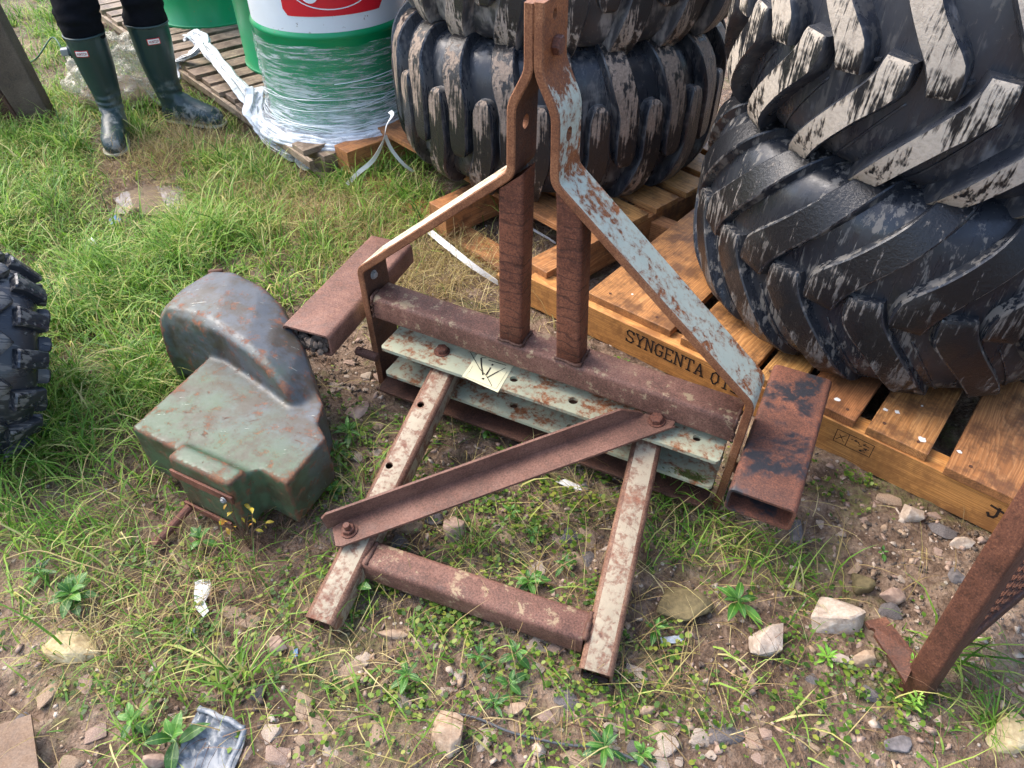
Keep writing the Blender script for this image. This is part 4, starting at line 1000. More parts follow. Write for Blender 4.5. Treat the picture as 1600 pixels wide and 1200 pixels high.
STONES = [  # px, py, width px, depth px, height m, colour, label
    (1192, 998, 78, 80, .045, 'pale', 'pale blocky stone just below the broad-leaved weed on the right'),
    (1302, 972, 92, 80, .055, 'pale', 'large pale pointed stone beside the rusty hinge plate'),
    (1066, 946, 106, 80, .040, 'olive', 'cracked olive brown lump beside the right leg of the frame'),
    (712, 832, 48, 52, .034, 'pink', 'pinkish stone on bare soil below the diagonal brace'),
    (704, 1152, 66, 92, .045, 'tan', 'upright tan stone at the bottom centre, largest there'),
    (112, 1012, 100, 58, .030, 'yellow', 'broad flat yellowish stone in the grass at lower left'),
    (1421, 806, 42, 38, .032, 'pale', 'pale rounded stone on bare soil close to the stencilled pallet'),
    (1344, 914, 50, 42, .030, 'olive', 'smooth olive stone behind the large pale pointed stone'),
    (1391, 936, 42, 32, .026, 'pink', 'pinkish stone right of the smooth olive stone'),
    (1353, 1036, 48, 36, .028, 'tan', 'tan stone lying under the rusty hinge plate'),
    (1318, 1030, 50, 22, .018, 'pale', 'long narrow pale stone left of the tan one by the hinge plate'),
    (1572, 1152, 84, 78, .035, 'yellow', 'pale yellow stone in the bottom right corner'),
    (558, 643, 44, 42, .014, 'pink', 'flat pinkish stone between the casing and the left leg'),
    (1243, 838, 30, 56, .040, 'grey', 'dark grey stone against the near corner of the right tine pocket'),
    (841, 1176, 32, 32, .024, 'pale', 'small whitish stone near the wire at the bottom'),
    (806, 1112, 46, 32, .022, 'tan', 'tan stone just above the grey wire'),
    (1492, 906, 32, 32, .024, 'grey', 'grey stone beside the rusty rail on bare soil'),
    (1503, 852, 44, 20, .018, 'pale', 'flat pale stone between the rail and the pallet'),
    (203, 327, 26, 22, .030, 'tan', 'round tan stone at the edge of the puddle'),
    (240, 1188, 46, 36, .026, 'pink', 'pinkish stone left of the crushed grey lid'),
    (612, 997, 58, 24, .016, 'tan', 'flat tan stone just below the cross tube'),
    (1398, 1164, 52, 42, .014, 'grey', 'flat brownish grey stone half sunk at the bottom right'),
    (1325, 968, 40, 40, .030, 'grey', 'dark stone wedged behind the large pale pointed stone'),
    (432, 1006, 40, 40, .016, 'pink', 'greyish pink stone near the end of the left leg'),
    (1010, 1112, 40, 26, .016, 'tan', 'low tan stone below the right leg end'),
    (748, 1108, 30, 24, .016, 'pink', 'small pink stone above the upright tan stone'),
]
for i, (px, py, wx, wy, hz, c, lb) in enumerate(STONES):
    g = G(px, py, 0); a = (G(px + wx / 2, py) - G(px - wx / 2, py)).length / 2; b_ = (G(px, py - wy / 2) - G(px, py + wy / 2)).length / 2 * .82
    m = hull(15, a * 1.02, b_, hz, 31 + i); o = m.build('stone', ST[c], None, angle=32); o.location = (g.x, g.y, T(g.x, g.y) + hz * .24); tag(o, lb, 'stone', 'loose stones')
def on_pallet(x, y):
    r = np.zeros(x.shape, bool)
    for ox, oy, a, x0, x1, y0, y1 in ((.0556, 1.860, -39.5, -.02, 1.5, -.02, 1.15), (-.767, 2.697, -49.4, -1.25, .02, -.05, 1.1), (-1.60, 3.667, -49.4, -1.25, .02, -.05, 1.1)):
        c, s_ = math.cos(R(a)), math.sin(R(a)); u = (x - ox) * c + (y - oy) * s_; v = -(x - ox) * s_ + (y - oy) * c; r |= (u > x0) & (u < x1) & (v > y0) & (v < y1)
    r |= ((x - .165) ** 2 + (y - 2.76) ** 2 < .5 ** 2) | ((x - 1.075) ** 2 + (y - 1.785) ** 2 < .45 ** 2)
    return r
CB = [G(*q, .1) for q in ((235, 665), (330, 560), (275, 500), (335, 440), (430, 470), (490, 640), (440, 745), (370, 760), (300, 790))]; CB = np.array([(p.x, p.y) for p in CB])
def in_poly(x, y, P):
    r = np.zeros(x.shape, bool); n = len(P); j = n - 1
    for i in range(n):
        xi, yi = P[i]; xj, yj = P[j]; c = ((yi > y) != (yj > y)) & (x < (xj - xi) * (y - yi) / (yj - yi + 1e-9) + xi); r ^= c; j = i
    return r
SM = [hull(12, 1, .8, .45, 300 + k).mesh(ST[c], angle=30) for k, c in enumerate(('tan', 'pink', 'pale', 'tan', 'tan', 'pale', 'grey'))]
rs = random.Random(21); placed = []; SEEN = {}; ROWS = {}
while len(placed) < 165:
    zx = rs.randrange(6); x0, x1, y0, y1, zone = [(480, 960, 1000, 1195, 'in the weeds below the cross tube'), (960, 1450, 1040, 1195, 'below the right leg and hinge plate'), (620, 960, 690, 900, 'on soil between the frame legs'),
        (20, 480, 860, 1195, 'in the grass at the lower left'), (1240, 1540, 700, 960, 'on bare soil between pallet and rail'), (510, 600, 560, 760, 'between the casing and the left leg')][zx]
    px, py = rs.uniform(x0, x1), rs.uniform(y0, y1)
    if any(abs(px - q[0]) < 16 and abs(py - q[1]) < 16 for q in placed) or any(abs(px - q[0]) < q[2] * .7 and abs(py - q[1]) < q[3] * .7 for q in STONES): continue
    g = G(px, py)
    if in_poly(np.array([g.x]), np.array([g.y]), CB)[0] or on_pallet(np.array([g.x]), np.array([g.y]))[0]: continue
    placed.append((px, py)); ci = rs.randrange(7); o = link('small_stone', SM[ci], None, (g.x, g.y, T(g.x, g.y) - .003), (rs.uniform(-.2, .2), rs.uniform(-.2, .2), rs.uniform(0, 6.3))); k = rs.choice((.010, .013, .016, .020, .026, .026, .032, .032)); o.scale = (k * rs.uniform(.9, 1.4), k, k)
    cn = ('tan', 'pinkish', 'pale', 'tan', 'tan', 'pale', 'grey')[ci]; sn = {.010: 'tiny', .013: 'small', .016: 'modest', .020: 'medium', .026: 'larger', .032: 'largish broad'}[k]
    ROWS.setdefault((sn, cn, zone), []).append((px, o))
for (sn, cn, zone), row in ROWS.items():
    row.sort(key=lambda q: q[0])
    for i, (px, o) in enumerate(row):
        pos = '' if len(row) == 1 else (', left one', ', right one')[i] if len(row) == 2 else (', leftmost', ', second from left', ', third from left', ', fourth from left', ', fifth from left', ', sixth from left', ', seventh from left', ', eighth from left', ', ninth from left', ', tenth from left', ', rightmost')[min(i, 10)]
        tag(o, '%s %s stone half buried %s%s' % (sn, cn, zone, pos), 'stone', 'half-buried stones')
# gravel too small to pick apart
def scatter_mesh(name, protos, pts, mats, kind='stuff'):
    """joined copies of small prototype meshes: pts = [(x, y, z, scale, rot, tilt, proto, mat)]"""
    V = []; F = []; MI = []; base = 0; faces = []
    for (x, y, z, s_, r_, ti, k, mi) in pts:
        pv, pf = protos[k]; c, si = math.cos(r_), math.sin(r_); ct, st = math.cos(ti), math.sin(ti)
        q = pv * s_; q = np.stack([q[:, 0], q[:, 1] * ct - q[:, 2] * st, q[:, 1] * st + q[:, 2] * ct], 1)
        q = np.stack([q[:, 0] * c - q[:, 1] * si + x, q[:, 0] * si + q[:, 1] * c + y, q[:, 2] + z], 1)
        V.append(q); faces.append(pf + base); MI.append(np.full(len(pf), mi)); base += len(pv)
    V = np.concatenate(V); F = np.concatenate(faces); MI = np.concatenate(MI)
    return tri_object(name, V, F, mats, MI, kind)
def tri_object(name, V, F, mats, MI=None, kind='stuff', smooth=False):
    me = bpy.data.meshes.new(name); me.vertices.add(len(V)); me.vertices.foreach_set('co', V.astype(np.float32).ravel()); k = F.shape[1]
    me.loops.add(F.size); me.loops.foreach_set('vertex_index', F.astype(np.int32).ravel()); me.polygons.add(len(F)); me.polygons.foreach_set('loop_start', np.arange(0, F.size, k))
    if MI is not None: me.polygons.foreach_set('material_index', MI.astype(np.int32))
    if smooth: me.polygons.foreach_set('use_smooth', np.ones(len(F), bool))
    me.update(calc_edges=True)
    for m in mats: me.materials.append(m)
    return tag(link(name, me), kind=kind)
def tri_proto(mb):
    me = mb.mesh(M_soil); bm = bmesh.new(); bm.from_mesh(me); bmesh.ops.triangulate(bm, faces=bm.faces); bm.verts.index_update()
    r = (np.array([v.co[:] for v in bm.verts]), np.array([[v.index for v in f.verts] for f in bm.faces])); bm.free(); return r
def blobs(px, py, L):
    d = np.zeros_like(px)
    for cx, cy, rx, ry, w_ in L: d = np.maximum(d, w_ * np.exp(-(((px - cx) / rx) ** 2 + ((py - cy) / ry) ** 2) ** 1.5)) if w_ > 0 else d * (1 + w_ * np.exp(-(((px - cx) / rx) ** 2 + ((py - cy) / ry) ** 2) ** 1.5))
    return d
def sample(N, dens, x0=-4.0, x1=2.4, y0=.25, y1=6.5, near=1.0):
    xs = []; ys = []; got = 0
    while got < N:
        x = rng.uniform(x0, x1, N * 2); y = rng.uniform(y0, y1, N * 2); px, py = proj(x, y); d = dens(x, y, px, py) * np.where(y > 3.6, .45, 1.)
        k = (rng.random(N * 2) < d) & ~on_pallet(x, y) & ~in_poly(x, y, CB); xs.append(x[k]); ys.append(y[k]); got += k.sum()
        if len(xs) > 60: break
    return np.concatenate(xs)[:N], np.concatenate(ys)[:N]
def nz(x, y, f, o=0): return np.sin(x * f + 1.3 * o + np.sin(y * f * .8 + o) * 1.7) * np.cos(y * f * 1.13 - o + np.sin(x * f * .6) * 1.4)
GR = [tri_proto(hull(8, 1, .85, .6, 200 + k, 0)) for k in range(8)]
def d_grav(x, y, px, py):
    d = blobs(px, py, [(1400, 860, 320, 260, 1), (1000, 1050, 700, 260, .8), (800, 760, 420, 200, .75), (560, 600, 120, 140, .6), (950, 480, 220, 100, .5), (150, 1100, 300, 160, .55), (60, 20, 120, 40, 1.)])
    return d * (.55 + .45 * nz(x, y, 11, 2))
gx, gy_ = sample(3000, d_grav)
sz = .0022 + .013 * rng.random(len(gx)) ** 3.6
scatter_mesh('gravel', GR, [(gx[i], gy_[i], T(gx[i], gy_[i]) + sz[i] * .10, sz[i] * (1.6 if gy_[i] > 3.5 else 1), rng.uniform(0, 6.3), rng.uniform(-.5, .5), int(rng.integers(8)), int(rng.integers(4))) for i in range(len(gx))],
             [ST['pale'], ST['pink'], ST['tan'], ST['pink']])
# soil crumbs
gx, gy_ = sample(3200, lambda x, y, px, py: blobs(px, py, [(1430, 850, 180, 130, 1), (850, 800, 330, 220, .7), (520, 560, 120, 110, .7), (900, 1080, 600, 160, .5), (520, 520, 50, 50, 1)]))
sz = .002 + .008 * rng.random(len(gx)) ** 2.5
scatter_mesh('soil_crumbs', GR, [(gx[i], gy_[i], T(gx[i], gy_[i]) + sz[i] * .2, sz[i], rng.uniform(0, 6.3), rng.uniform(-.5, .5), int(rng.integers(8)), 0) for i in range(len(gx))], [M_dirt])
# ------------------------------------------------------------------ grass
def leaf_mat(name, stops, trans=.35, rough=.5):
    t = NT(name); g = t.n('NewGeometry'); c = t.ramp(g.outputs['Random Per Island'], stops)
    t.fin(c, rough, spec=.35); tr = t.n('BsdfTranslucent', {'Color': c}); mx = t.n('MixShader', {0: trans, 1: t.b.outputs[0], 2: tr.outputs[0]})
    t.t.links.new(mx.outputs[0], t.out.inputs[0]); return t.mat
M_grass = leaf_mat('green grass', [(0, lin(62, 102, 34)), (.25, lin(94, 138, 46)), (.55, lin(126, 166, 62)), (.8, lin(160, 188, 86)), (.9, lin(192, 188, 110)), (1, lin(212, 198, 142))], .42)
M_straw = leaf_mat('dry grass', [(0, lin(110, 90, 58)), (.3, lin(150, 126, 82)), (.6, lin(186, 164, 112)), (.8, lin(160, 150, 80)), (1, lin(206, 188, 140))], .25, .6)
M_brown = leaf_mat('brown stems', [(0, lin(62, 44, 34)), (.5, lin(98, 72, 54)), (1, lin(136, 108, 80))], .1, .7)
def blades(name, x, y, L, lean, wid, mat, droop=.6, seg=4, z0=None):
    n = len(x); az = rng.uniform(0, 2 * math.pi, n); dx, dy = np.cos(az), np.sin(az); z = terrain(x, y) - .004 if z0 is None else z0
    tw = az + math.pi / 2 + rng.normal(0, .5, n); wx, wy = np.cos(tw), np.sin(tw); V = np.zeros((n, 2 * seg + 1, 3)); px = x.copy(); py = y.copy(); pz = z.copy(); th = lean.copy(); st = L / seg; bend = rng.normal(0, .10, n)
    for i in range(seg + 1):
        w_ = wid * (1 - (i / seg) ** 1.6) * (.75 + .25 * (i > 0))
        if i < seg:
            V[:, 2*i] = np.stack([px + wx * w_ / 2, py + wy * w_ / 2, pz], 1); V[:, 2*i+1] = np.stack([px - wx * w_ / 2, py - wy * w_ / 2, pz], 1)
        else: V[:, 2*i] = np.stack([px, py, pz], 1)
        s_, c = np.sin(th), np.cos(th); px = px + dx * s_ * st; py = py + dy * s_ * st; pz = np.maximum(pz + c * st, terrain(px, py) + .002); th = th + droop * (.5 + rng.random(n)) / seg * 1.2
        az = az + bend; dx, dy = np.cos(az), np.sin(az)
    b = (np.arange(n) * (2 * seg + 1))[:, None]; F = []
    for i in range(seg - 1): F += [np.stack([b[:, 0] + 2*i, b[:, 0] + 2*i+1, b[:, 0] + 2*i+3], 1), np.stack([b[:, 0] + 2*i, b[:, 0] + 2*i+3, b[:, 0] + 2*i+2], 1)]
    F.append(np.stack([b[:, 0] + 2*seg-2, b[:, 0] + 2*seg-1, b[:, 0] + 2*seg], 1))
    return tri_object(name, V.reshape(-1, 3), np.concatenate(F), [mat], kind='stuff', smooth=True)
LUSH = [(60, 330, 200, 150, 1), (160, 500, 150, 150, 1), (90, 660, 140, 150, 1), (-200, 400, 300, 500, 1), (330, 360, 150, 80, 1), (420, 280, 130, 90, .7), (350, 190, 90, 45, 1), (590, 320, 130, 70, .65), (640, 255, 60, 50, .7),
        (440, 400, 130, 70, .55), (240, 620, 90, 140, .9), (70, 800, 120, 70, .8), (560, 260, 70, 50, .8), (810, 320, 40, 40, .8), (120, 110, 90, 50, .6), (100, 60, 60, 50, .9), (190, 180, 60, 40, .7),
        (215, 300, 75, 38, -1), (150, 265, 40, 25, -.7), (90, 360, 55, 35, -.6), (330, 232, 30, 14, -.8), (180, 238, 48, 34, -1), (300, 212, 62, 26, -1), (290, 820, 90, 40, -.8)]
PATCH = [(300, 1000, 330, 200, .13), (700, 1120, 420, 110, .10), (480, 830, 120, 130, .22), (1250, 1080, 260, 100, .07), (800, 780, 200, 110, .05), (180, 880, 220, 90, .30), (1085, 835, 80, 52, 1), (1160, 862, 50, 34, .75), (1240, 900, 60, 30, .3), (330, 1000, 130, 70, .55), (230, 960, 130, 60, .5), (430, 1080, 80, 60, .6), (180, 1040, 120, 60, .45), (290, 1060, 120, 50, .5), (560, 1060, 40, 50, .5), (700, 1180, 40, 40, .5), (60, 900, 120, 60, .5),
         (620, 690, 60, 50, .12), (380, 900, 80, 60, .35), (1540, 1070, 60, 50, .45), (1420, 1010, 40, 30, .25), (1250, 1120, 120, 60, .12), (1500, 1170, 80, 50, .3), (640, 500, 80, 40, .2), (890, 470, 30, 14, .12), (930, 940, 30, 30, .25), (540, 1010, 60, 40, .25), (1060, 790, 60, 30, .6), (290, 825, 90, 40, -.8), (300, 925, 60, 40, -.5)]
x, y = sample(34000, lambda x, y, px, py: blobs(px, py, LUSH) * (.55 + .45 * nz(x, y, 7, 1)) * np.where(py < 45, .5, 1))
n = len(x); cl = .75 + .35 * nz(x, y, 3.1, 5)
blades('lush_grass', x, y, rng.uniform(.06, .24, n) * cl, np.abs(rng.normal(.35, .35, n)), rng.uniform(.0026, .0058, n) * np.where(y > 2.6, 1.2, 1), M_grass, 1.5)
cx_, cy_ = sample(950, lambda x, y, px, py: np.maximum(blobs(px, py, LUSH), .16 * blobs(px, py, PATCH)) * (.4 + .6 * nz(x, y, 5, 9)))
nb = rng.integers(14, 42, len(cx_)); x = np.repeat(cx_, nb); y = np.repeat(cy_, nb); n = len(x); tl = np.repeat(rng.uniform(.07, .22, len(cx_)), nb); tw_ = np.repeat(rng.uniform(.003, .0075, len(cx_)), nb)
blades('tufted_grass', x + rng.normal(0, .013, n), y + rng.normal(0, .013, n), tl * rng.uniform(.5, 1.25, n), np.abs(rng.normal(.45, .35, n)), tw_ * rng.uniform(.6, 1.2, n), M_grass, 1.5)
x, y = sample(4600, lambda x, y, px, py: blobs(px, py, PATCH) * (.5 + .5 * nz(x, y, 13, 3)) )
n = len(x); blades('grass_tufts', x, y, rng.uniform(.03, .15, n), np.abs(rng.normal(.6, .45, n)), rng.uniform(.002, .0055, n), M_grass, 1.4)
DRY = [(480, 330, 170, 90, 1), (640, 440, 120, 50, 1), (300, 250, 120, 60, .8), (560, 380, 120, 60, .9), (430, 240, 90, 40, .7), (120, 300, 120, 60, .4), (700, 420, 70, 50, .9), (820, 430, 60, 40, .5), (880, 480, 60, 30, .6), (180, 1000, 200, 90, .25), (330, 900, 120, 60, .25), (100, 760, 140, 100, .3), (180, 620, 150, 180, .2), (700, 950, 600, 260, .13), (90, 200, 80, 50, .3),
       (215, 300, 65, 32, -.8)]
x, y = sample(17000, lambda x, y, px, py: blobs(px, py, DRY) * (.6 + .4 * nz(x, y, 6, 8)))
n = len(x); blades('dry_grass', x, y, rng.uniform(.05, .17, n), np.abs(rng.normal(.9, .4, n)), rng.uniform(.0013, .003, n), M_straw, .9)
BRN = [(85, 355, 60, 38, 1), (480, 570, 40, 60, .4), (420, 850, 60, 60, .7), (250, 270, 100, 30, .3), (900, 1090, 400, 90, .10), (640, 480, 60, 20, .3), (310, 940, 100, 60, .3), (1500, 1120, 90, 60, .25), (1180, 1100, 200, 60, .06), (330, 1110, 60, 60, .3)]
x, y = sample(4200, lambda x, y, px, py: blobs(px, py, BRN))
n = len(x); blades('withered_stems', x, y, rng.uniform(.06, .20, n), np.abs(rng.normal(1.0, .35, n)), rng.uniform(.0010, .0022, n), M_brown, .7)
# low seedlings and moss between the stones
M_seed = leaf_mat('seedling leaf', [(0, lin(46, 72, 24)), (.4, lin(76, 108, 34)), (.75, lin(112, 140, 46)), (1, lin(150, 152, 66))], .3, .45)
def seedlings():
    SD = [(800, 1000, 420, 180, .8), (560, 920, 140, 110, .8), (800, 780, 200, 120, .7), (520, 740, 90, 110, .8), (1150, 1080, 260, 110, .55), (1250, 1010, 90, 60, .8), (300, 1000, 260, 180, .5), (1360, 740, 80, 60, .35), (1420, 1090, 60, 70, .6), (720, 680, 60, 40, .8), (950, 560, 60, 30, .6), (1120, 960, 60, 60, .7), (640, 1080, 200, 80, .6), (480, 880, 60, 60, .8), (1310, 660, 40, 30, .4), (250, 880, 180, 60, .5)]
    x, y = sample(2700, lambda x, y, px, py: blobs(px, py, SD) * np.clip(.25 + .9 * nz(x, y, 17, 4) * nz(x, y, 6, 1), 0, 1), y1=3.0)
    n = len(x); rep_ = rng.integers(3, 7, n); x = np.repeat(x, rep_) ; y = np.repeat(y, rep_); m = len(x); a = rng.uniform(0, 6.283, m); d = rng.uniform(.002, .009, m); x = x + np.cos(a) * d; y = y + np.sin(a) * d
    z = terrain(x, y) + rng.uniform(.004, .018, m); s_ = .0016 + .0068 * rng.random(m) ** 2; ti = rng.uniform(-.1, .6, m); V = np.zeros((m, 6, 3))
    shape = [(-.2, 0), (.35, .62), (1.15, .5), (1.6, 0), (1.15, -.5), (.35, -.62)]
    for k, (u, v) in enumerate(shape):
        V[:, k, 0] = x + s_ * (u * np.cos(a) * np.cos(ti) - v * np.sin(a)); V[:, k, 1] = y + s_ * (u * np.sin(a) * np.cos(ti) + v * np.cos(a)); V[:, k, 2] = z + s_ * (u * np.sin(ti) + .25 * abs(v))
    tri_object('seedling_leaves', V.reshape(-1, 3), np.arange(m * 6).reshape(m, 6), [M_seed], kind='stuff')
seedlings()
# ------------------------------------------------------------------ broad-leaved weeds
def leafmesh(mat, w_=.30, bend=.35, fold=.12, n=7, tip=1.0):
    mb = MB(); V = []; F = []
    for i in range(n + 1):
        t = i / n; ww = w_ * (math.sin(math.pi * min(t * .97 + .03, 1) ** tip) ** .8) * (.9 if t < 1 else 0) + .012 * (1 - t); z = bend * (t * (1 - t) * 1.2 - .35 * t * t)
        for sgn in (-1, -.5, 0, .5, 1): V.append((t, sgn * ww / 2, z + fold * ww * abs(sgn) * (1.0 if abs(sgn) < 1 else .85)))
    for i in range(n):
        for j in range(4): F.append([i*5+j, i*5+j+1, (i+1)*5+j+1, (i+1)*5+j])
    mb.add(V, F); return mb.mesh(mat, smooth=True)
def weed_mat(name, a, b_, c_):
    t = NT(name); oi = t.n('ObjectInfo').outputs['Random']; v = t.co(); n = t.noise(v, 6, 3)
    c = t.ramp(t.math('ADD', t.math('MULTIPLY', oi, .7), t.math('MULTIPLY', n, .3)), [(.1, a), (.5, b_), (.9, c_)])
    rib = t.step(t.math('ABSOLUTE', t.n('SeparateXYZ', {0: v}).outputs[1]), .02, .006); c = t.mix(t.math('MULTIPLY', rib, .45), c, lin(176, 204, 110))
    t.fin(c, .38, t.bump(n, .2, .02), spec=.45); tr = t.n('BsdfTranslucent', {'Color': c}); mx = t.n('MixShader', {0: .3, 1: t.b.outputs[0], 2: tr.outputs[0]}); t.t.links.new(mx.outputs[0], t.out.inputs[0]); return t.mat
W1 = weed_mat('weed leaf', lin(44, 84, 32), lin(68, 116, 42), lin(100, 150, 60)); W2 = weed_mat('dark weed leaf', lin(36, 74, 32), lin(56, 104, 42), lin(86, 134, 54)); W3 = weed_mat('yellow leaf', lin(176, 150, 40), lin(206, 182, 60), lin(190, 120, 60)); W4 = weed_mat('fleshy leaf', lin(100, 160, 50), lin(140, 190, 70), lin(170, 206, 90))
LM = {'lance': leafmesh(W1, .36), 'ovate': leafmesh(W1, .50, .3), 'dark': leafmesh(W2, .34), 'yellow': leafmesh(W3, .42, .5), 'fleshy': leafmesh(W4, .34, .15, .2)}
M_stem = flat('weed stem', lin(120, 140, 70), .6)
WEEDS = [ # px, py, radius m, leaves, type, height, label
    (1148, 948, .062, 11, 'lance', .035, 'bright broad-leaved weed rosette right of the olive lump'),
    (548, 690, .052, 9, 'lance', .035, 'green weed beside the right edge of the casing'),
    (528, 716, .040, 8, 'dark', .025, 'darker small weed at the foot of the casing edge'),
    (522, 778, .040, 9, 'ovate', .02, 'round-leaved weed left of the left leg, below the casing'),
    (760, 676, .026, 7, 'ovate', .015, 'small weed behind the brace near the channel'),
    (798, 806, .030, 6, 'lance', .02, 'small weed on the soil right of the pinkish stone'),
    (832, 842, .030, 6, 'ovate', .02, 'weed in the middle of the soil inside the frame'),
    (882, 890, .036, 7, 'lance', .025, 'weed inside the frame near the right leg'),
    (826, 918, .042, 10, 'ovate', .02, 'clump of weed just behind the cross tube'),
    (562, 935, .055, 4, 'ovate', .05, 'single large-leaved sprig at the left end of the cross tube'),
    (640, 1068, .040, 9, 'lance', .03, 'upright weed below the cross tube, left of centre'),
    (750, 1038, .034, 8, 'dark', .025, 'dark weed clump directly below the cross tube'),
    (806, 1034, .036, 8, 'ovate', .03, 'taller oval-leaved weed under the cross tube'),
    (796, 1078, .034, 6, 'ovate', .02, 'pale oval-leaved weed above the grey wire'),
    (772, 1110, .036, 7, 'dark', .02, 'spreading weed left of the tan stone by the wire'),
    (942, 1178, .048, 9, 'dark', .03, 'dark weed rosette at the bottom edge right of the wire'),
    (1022, 990, .034, 7, 'lance', .025, 'weed at the right leg end by the olive lump'),
    (985, 862, .026, 6, 'lance', .02, 'weed hard against the right leg, near its middle'),
    (120, 940, .060, 13, 'ovate', .035, 'broad leafy weed clump in the grass at lower left'),
    (70, 905, .045, 9, 'dark', .03, 'darker weed above the leafy clump at lower left'),
    (320, 855, .045, 8, 'ovate', .04, 'nettle-like weed below the casing bolt'),
    (210, 1130, .040, 7, 'ovate', .03, 'small weed left of the crushed grey lid at the bottom'),
    (282, 1168, .062, 7, 'ovate', .06, 'tall bright weed growing in front of the crushed grey lid'),
    (1376, 868, .018, 5, 'ovate', .01, 'tiny weed on the bare soil patch by the pallet'),
    (1002, 1184, .036, 8, 'ovate', .02, 'weed at the bottom edge left of centre right'),
    (1404, 1060, .030, 26, 'fleshy', .075, 'upright pale fleshy weed at the foot of the rusty rail'),
    (1418, 1108, .026, 20, 'fleshy', .05, 'shorter pale fleshy weed in front of the rail foot'),
    (1290, 1030, .036, 12, 'fleshy', .02, 'low pale fleshy weed below the large pale stone'),
    (700, 620, .022, 6, 'ovate', .012, 'tiny weed between the left leg and the channel'),
    (90, 690, .050, 10, 'dark', .06, 'dark narrow weed beside the knobbly tyre'),
]
WEEDS[24] = (1002, 1184, .036, 8, 'ovate', .02, 'oval-leaved weed at the bottom edge right of the dark rosette')
for i, (px, py, rad, nl, ty, hh, lb) in enumerate(WEEDS):
    r_ = random.Random(900 + i); g = G(px, py); p = empty('weed', (g.x, g.y, T(g.x, g.y)), (0, 0, r_.uniform(0, 6)), lb, 'weed', 'broad-leaved weeds')
    b_ = MB(); sweep(b_, [(0, 0, -.01), (.002, .001, hh * .5), (.001, 0, hh)], [.0016, .0014, .0009], 5); b_.build('stem', M_stem, p)
    for k in range(nl):
        t = k / max(nl - 1, 1); az = k * 2.4 + r_.uniform(-.3, .3); el = -.05 + t * .75 + r_.uniform(-.35, .35); L_ = rad * (1 - .5 * t) * r_.uniform(.8, 1.15)
        if ty == 'fleshy': L_ = rad * (.9 - .5 * t) * r_.uniform(.7, 1)
        z_ = .006 + hh * (t ** .8 if ty == 'fleshy' else .35 + .65 * t)
        lf = link('leaf', LM[ty], p, (.002 * math.cos(az), .002 * math.sin(az), z_), (0, -el, az)); lf.scale = (L_, L_ * r_.uniform(.85, 1.15), L_)
# withered plant with yellow leaves in front of the casing
p0_ = G(392, 858); yp = empty('withered_plant', (p0_.x, p0_.y, T(p0_.x, p0_.y)), (0, 0, 0), 'withered plant with yellow leaves in front of the casing', 'plant')
r_ = random.Random(4)
for k in range(9):
    a = r_.uniform(0, 6.28); tp = Vector((math.cos(a) * .05, math.sin(a) * .04, r_.uniform(.07, .17))); pts = spline([(0, 0, -.01), tuple(tp * .5 + Vector((r_.uniform(-.01, .01), 0, .015))), tuple(tp)], 5); b_ = MB(); sweep(b_, pts, .0012, 5); b_.build('stem', M_brown, yp)
    for q in range(3):
        c = pts[-1 - q * 2]; lf = link('leaf', LM['yellow'], yp, c, (r_.uniform(-.6, .6), r_.uniform(-.2, 1.0), r_.uniform(0, 6.28))); s_ = r_.uniform(.012, .026); lf.scale = (s_, s_, s_)
# ------------------------------------------------------------------ litter and small things
def litter(name, pts, z, mat, label, cat, th=.0012, crumple=.004, sub=3):
    P = [G(px, py, z) for px, py in pts]; c = sum(P, Vector()) / len(P); mb = MB(); n = len(P)
    mb.add([q - c for q in P] + [Vector((0, 0, .004))], [[i, (i+1) % n, n] for i in range(n)])
    me = evaluated(mb.mesh(mat), [('SUBSURF', dict(levels=sub, render_levels=sub, subdivision_type='SIMPLE')), ('SOLIDIFY', dict(thickness=th))])
    for v in me.vertices: v.co.z += crumple * mnoise.noise(v.co * 40 + c * 9) + crumple * .5 * mnoise.noise(v.co * 110)
    o = link(name, me, None, (c.x, c.y, c.z + T(c.x, c.y))); return tag(o, label, cat)
M_paper = flat('white litter', lin(224, 222, 216), .7, .06); M_bluep = flat('blue litter', lin(96, 128, 168), .5, .1)
litter('litter_scrap', [(303, 905), (326, 902), (330, 915), (318, 940), (325, 952), (316, 962), (304, 948), (302, 925)], .012, M_paper, 'crumpled white scrap with torn edge in the weeds at lower left', 'litter')
litter('litter_scrap', [(290, 976), (303, 972), (302, 985), (288, 987)], .008, M_paper, 'tiny white scrap just below the crumpled white one', 'litter')
litter('litter_scrap', [(868, 748), (884, 744), (906, 754), (910, 762), (890, 758)], .008, M_paper, 'thin white paper scrap on the soil behind the brace', 'litter')
litter('litter_scrap', [(1032, 994), (1068, 990), (1070, 1002), (1034, 1004)], .008, flat('grey slate chip', lin(170, 178, 186), .4, .1), 'grey flat chip below the olive lump', 'litter')
litter('litter_scrap', [(168, 338), (180, 330), (188, 338), (182, 346), (170, 346)], .02, M_bluep, 'pale blue plastic scrap in the grass by the puddle', 'litter')
litter('litter_scrap', [(136, 372), (146, 366), (149, 380), (142, 378)], .04, M_paper, 'small white scrap in the grass below the puddle', 'litter')
litter('litter_scrap', [(457, 1014), (465, 1012), (466, 1024), (458, 1026)], .008, M_bluep, 'tiny blue scrap below the left leg end', 'litter')
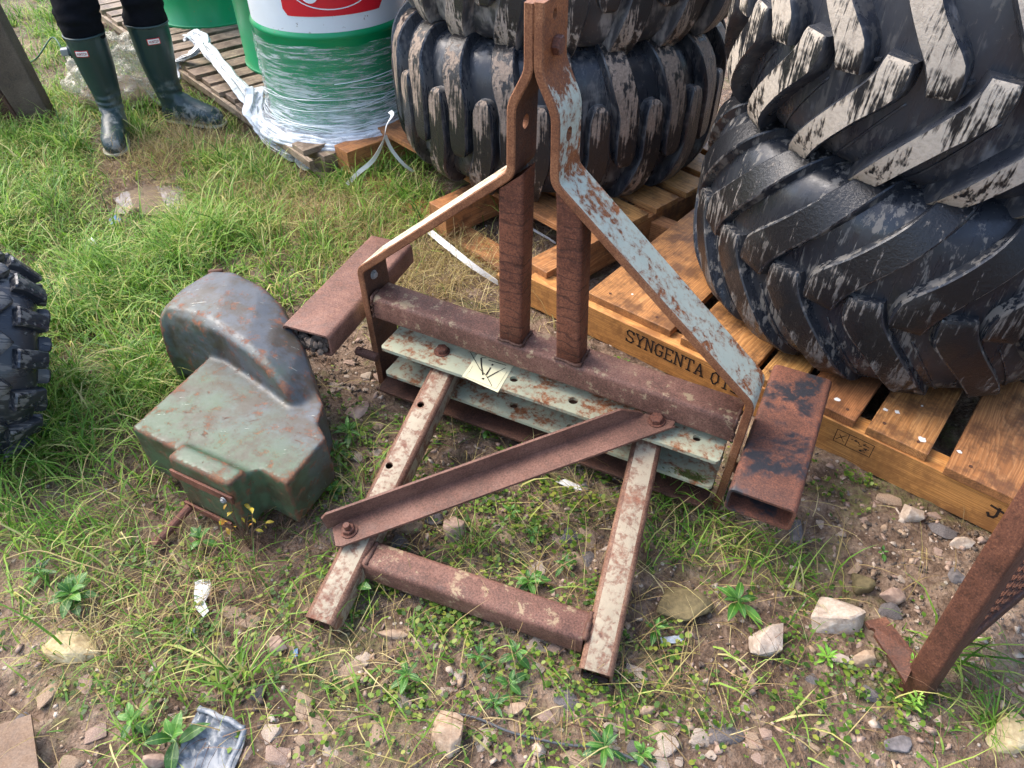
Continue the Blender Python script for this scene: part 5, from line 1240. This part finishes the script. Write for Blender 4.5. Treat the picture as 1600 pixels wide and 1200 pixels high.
def lid():
    M = rubber('crushed plastic', lin(100, 106, 112), lin(168, 168, 166), .46, False, .35)
    c = G(330, 1175, 0); o = empty('crushed_lid', (c.x, c.y, 0), (0, 0, 0), 'crushed shiny grey plastic lid at the bottom left', 'lid')
    q = [G(*a, .02) - c for a in ((312, 1108), (384, 1142), (352, 1225), (262, 1205))]
    mb = MB(); mb.add(q, [[0, 1, 2, 3]]); me = evaluated(mb.mesh(M), [('SUBSURF', dict(levels=5, render_levels=5, subdivision_type='SIMPLE')), ('SOLIDIFY', dict(thickness=.002))])
    for v in me.vertices: v.co.z += .016 * mnoise.noise(v.co * 22) + .010 * abs(mnoise.noise(v.co * 55)) - .006
    link('panel', me, o)
    for a, b_ in list(zip(q, q[1:] + q[:1]))[:2]:
        pts = [a.lerp(b_, k / 12) + Vector((0, 0, .008 + .005 * mnoise.noise(a.lerp(b_, k / 12) * 30))) for k in range(13)]; m2 = MB(); sweep(m2, [q_ + Vector((.006 * mnoise.noise(q_ * 31), .006 * mnoise.noise(q_ * 29 + Vector((4, 0, 0))), .006 * mnoise.noise(q_ * 44))) for q_ in pts], .006, 8, True, (.011, .006)); m2.build('rim', M, o, smooth=True)
lid()
b_ = MB(); c = G(20, 1180, .05); bo = empty('metal_sheet', (c.x, c.y, 0), (0, 0, 0), 'flat brown metal sheet corner at the bottom left of the picture', 'metal sheet')
q = [G(*a, .03) - Vector((c.x, c.y, 0)) for a in ((-60, 1150), (48, 1116), (64, 1230), (-60, 1260))]
b_.add(q + [a - Vector((0, 0, .006)) for a in q], [[0, 1, 2, 3], [7, 6, 5, 4]] + [[i, (i+1) % 4, 4+(i+1) % 4, 4+i] for i in range(4)]); b_.build('panel', rusty('flat sheet', [lin(84, 66, 52), lin(112, 88, 68), lin(128, 104, 82), lin(142, 120, 98)]), bo)
def wire(pxs, r, label, c_):
    pts = spline([G(*a) + Vector((0, 0, .004)) for a in pxs], 8); c = pts[0]; m = MB(); sweep(m, [p - c for p in pts], r, 7); o = m.build('wire', c_, None, smooth=True, loc=c); tag(o, label, 'wire')
M_wire = flat('grey wire', lin(84, 86, 88), .4, .1)
wire([(612, 1092, .002), (660, 1108, .006), (740, 1122, .010), (800, 1146, .012), (880, 1164, .012), (940, 1170, .010), (990, 1188, .008), (1030, 1215, .004)], .0026, 'grey wire curving over the soil along the bottom', M_wire)
wire([(935, 1046, .006), (962, 1054, .010), (1000, 1072, .010), (1040, 1092, .004)], .0016, 'thin black wire running out from the right leg end', M_ink)
wire([(200, 905, .01), (120, 880, .05), (60, 862, .06), (10, 875, .05)], .0015, 'long pale dry stalk arching through the grass at the left', M_straw)
wire([(105, 100, .04), (98, 80, .12), (82, 60, .16), (60, 90, .10), (45, 100, .02)], .004, 'green hose loop in the grass left of the person', flat('green hose', lin(50, 96, 70), .5))
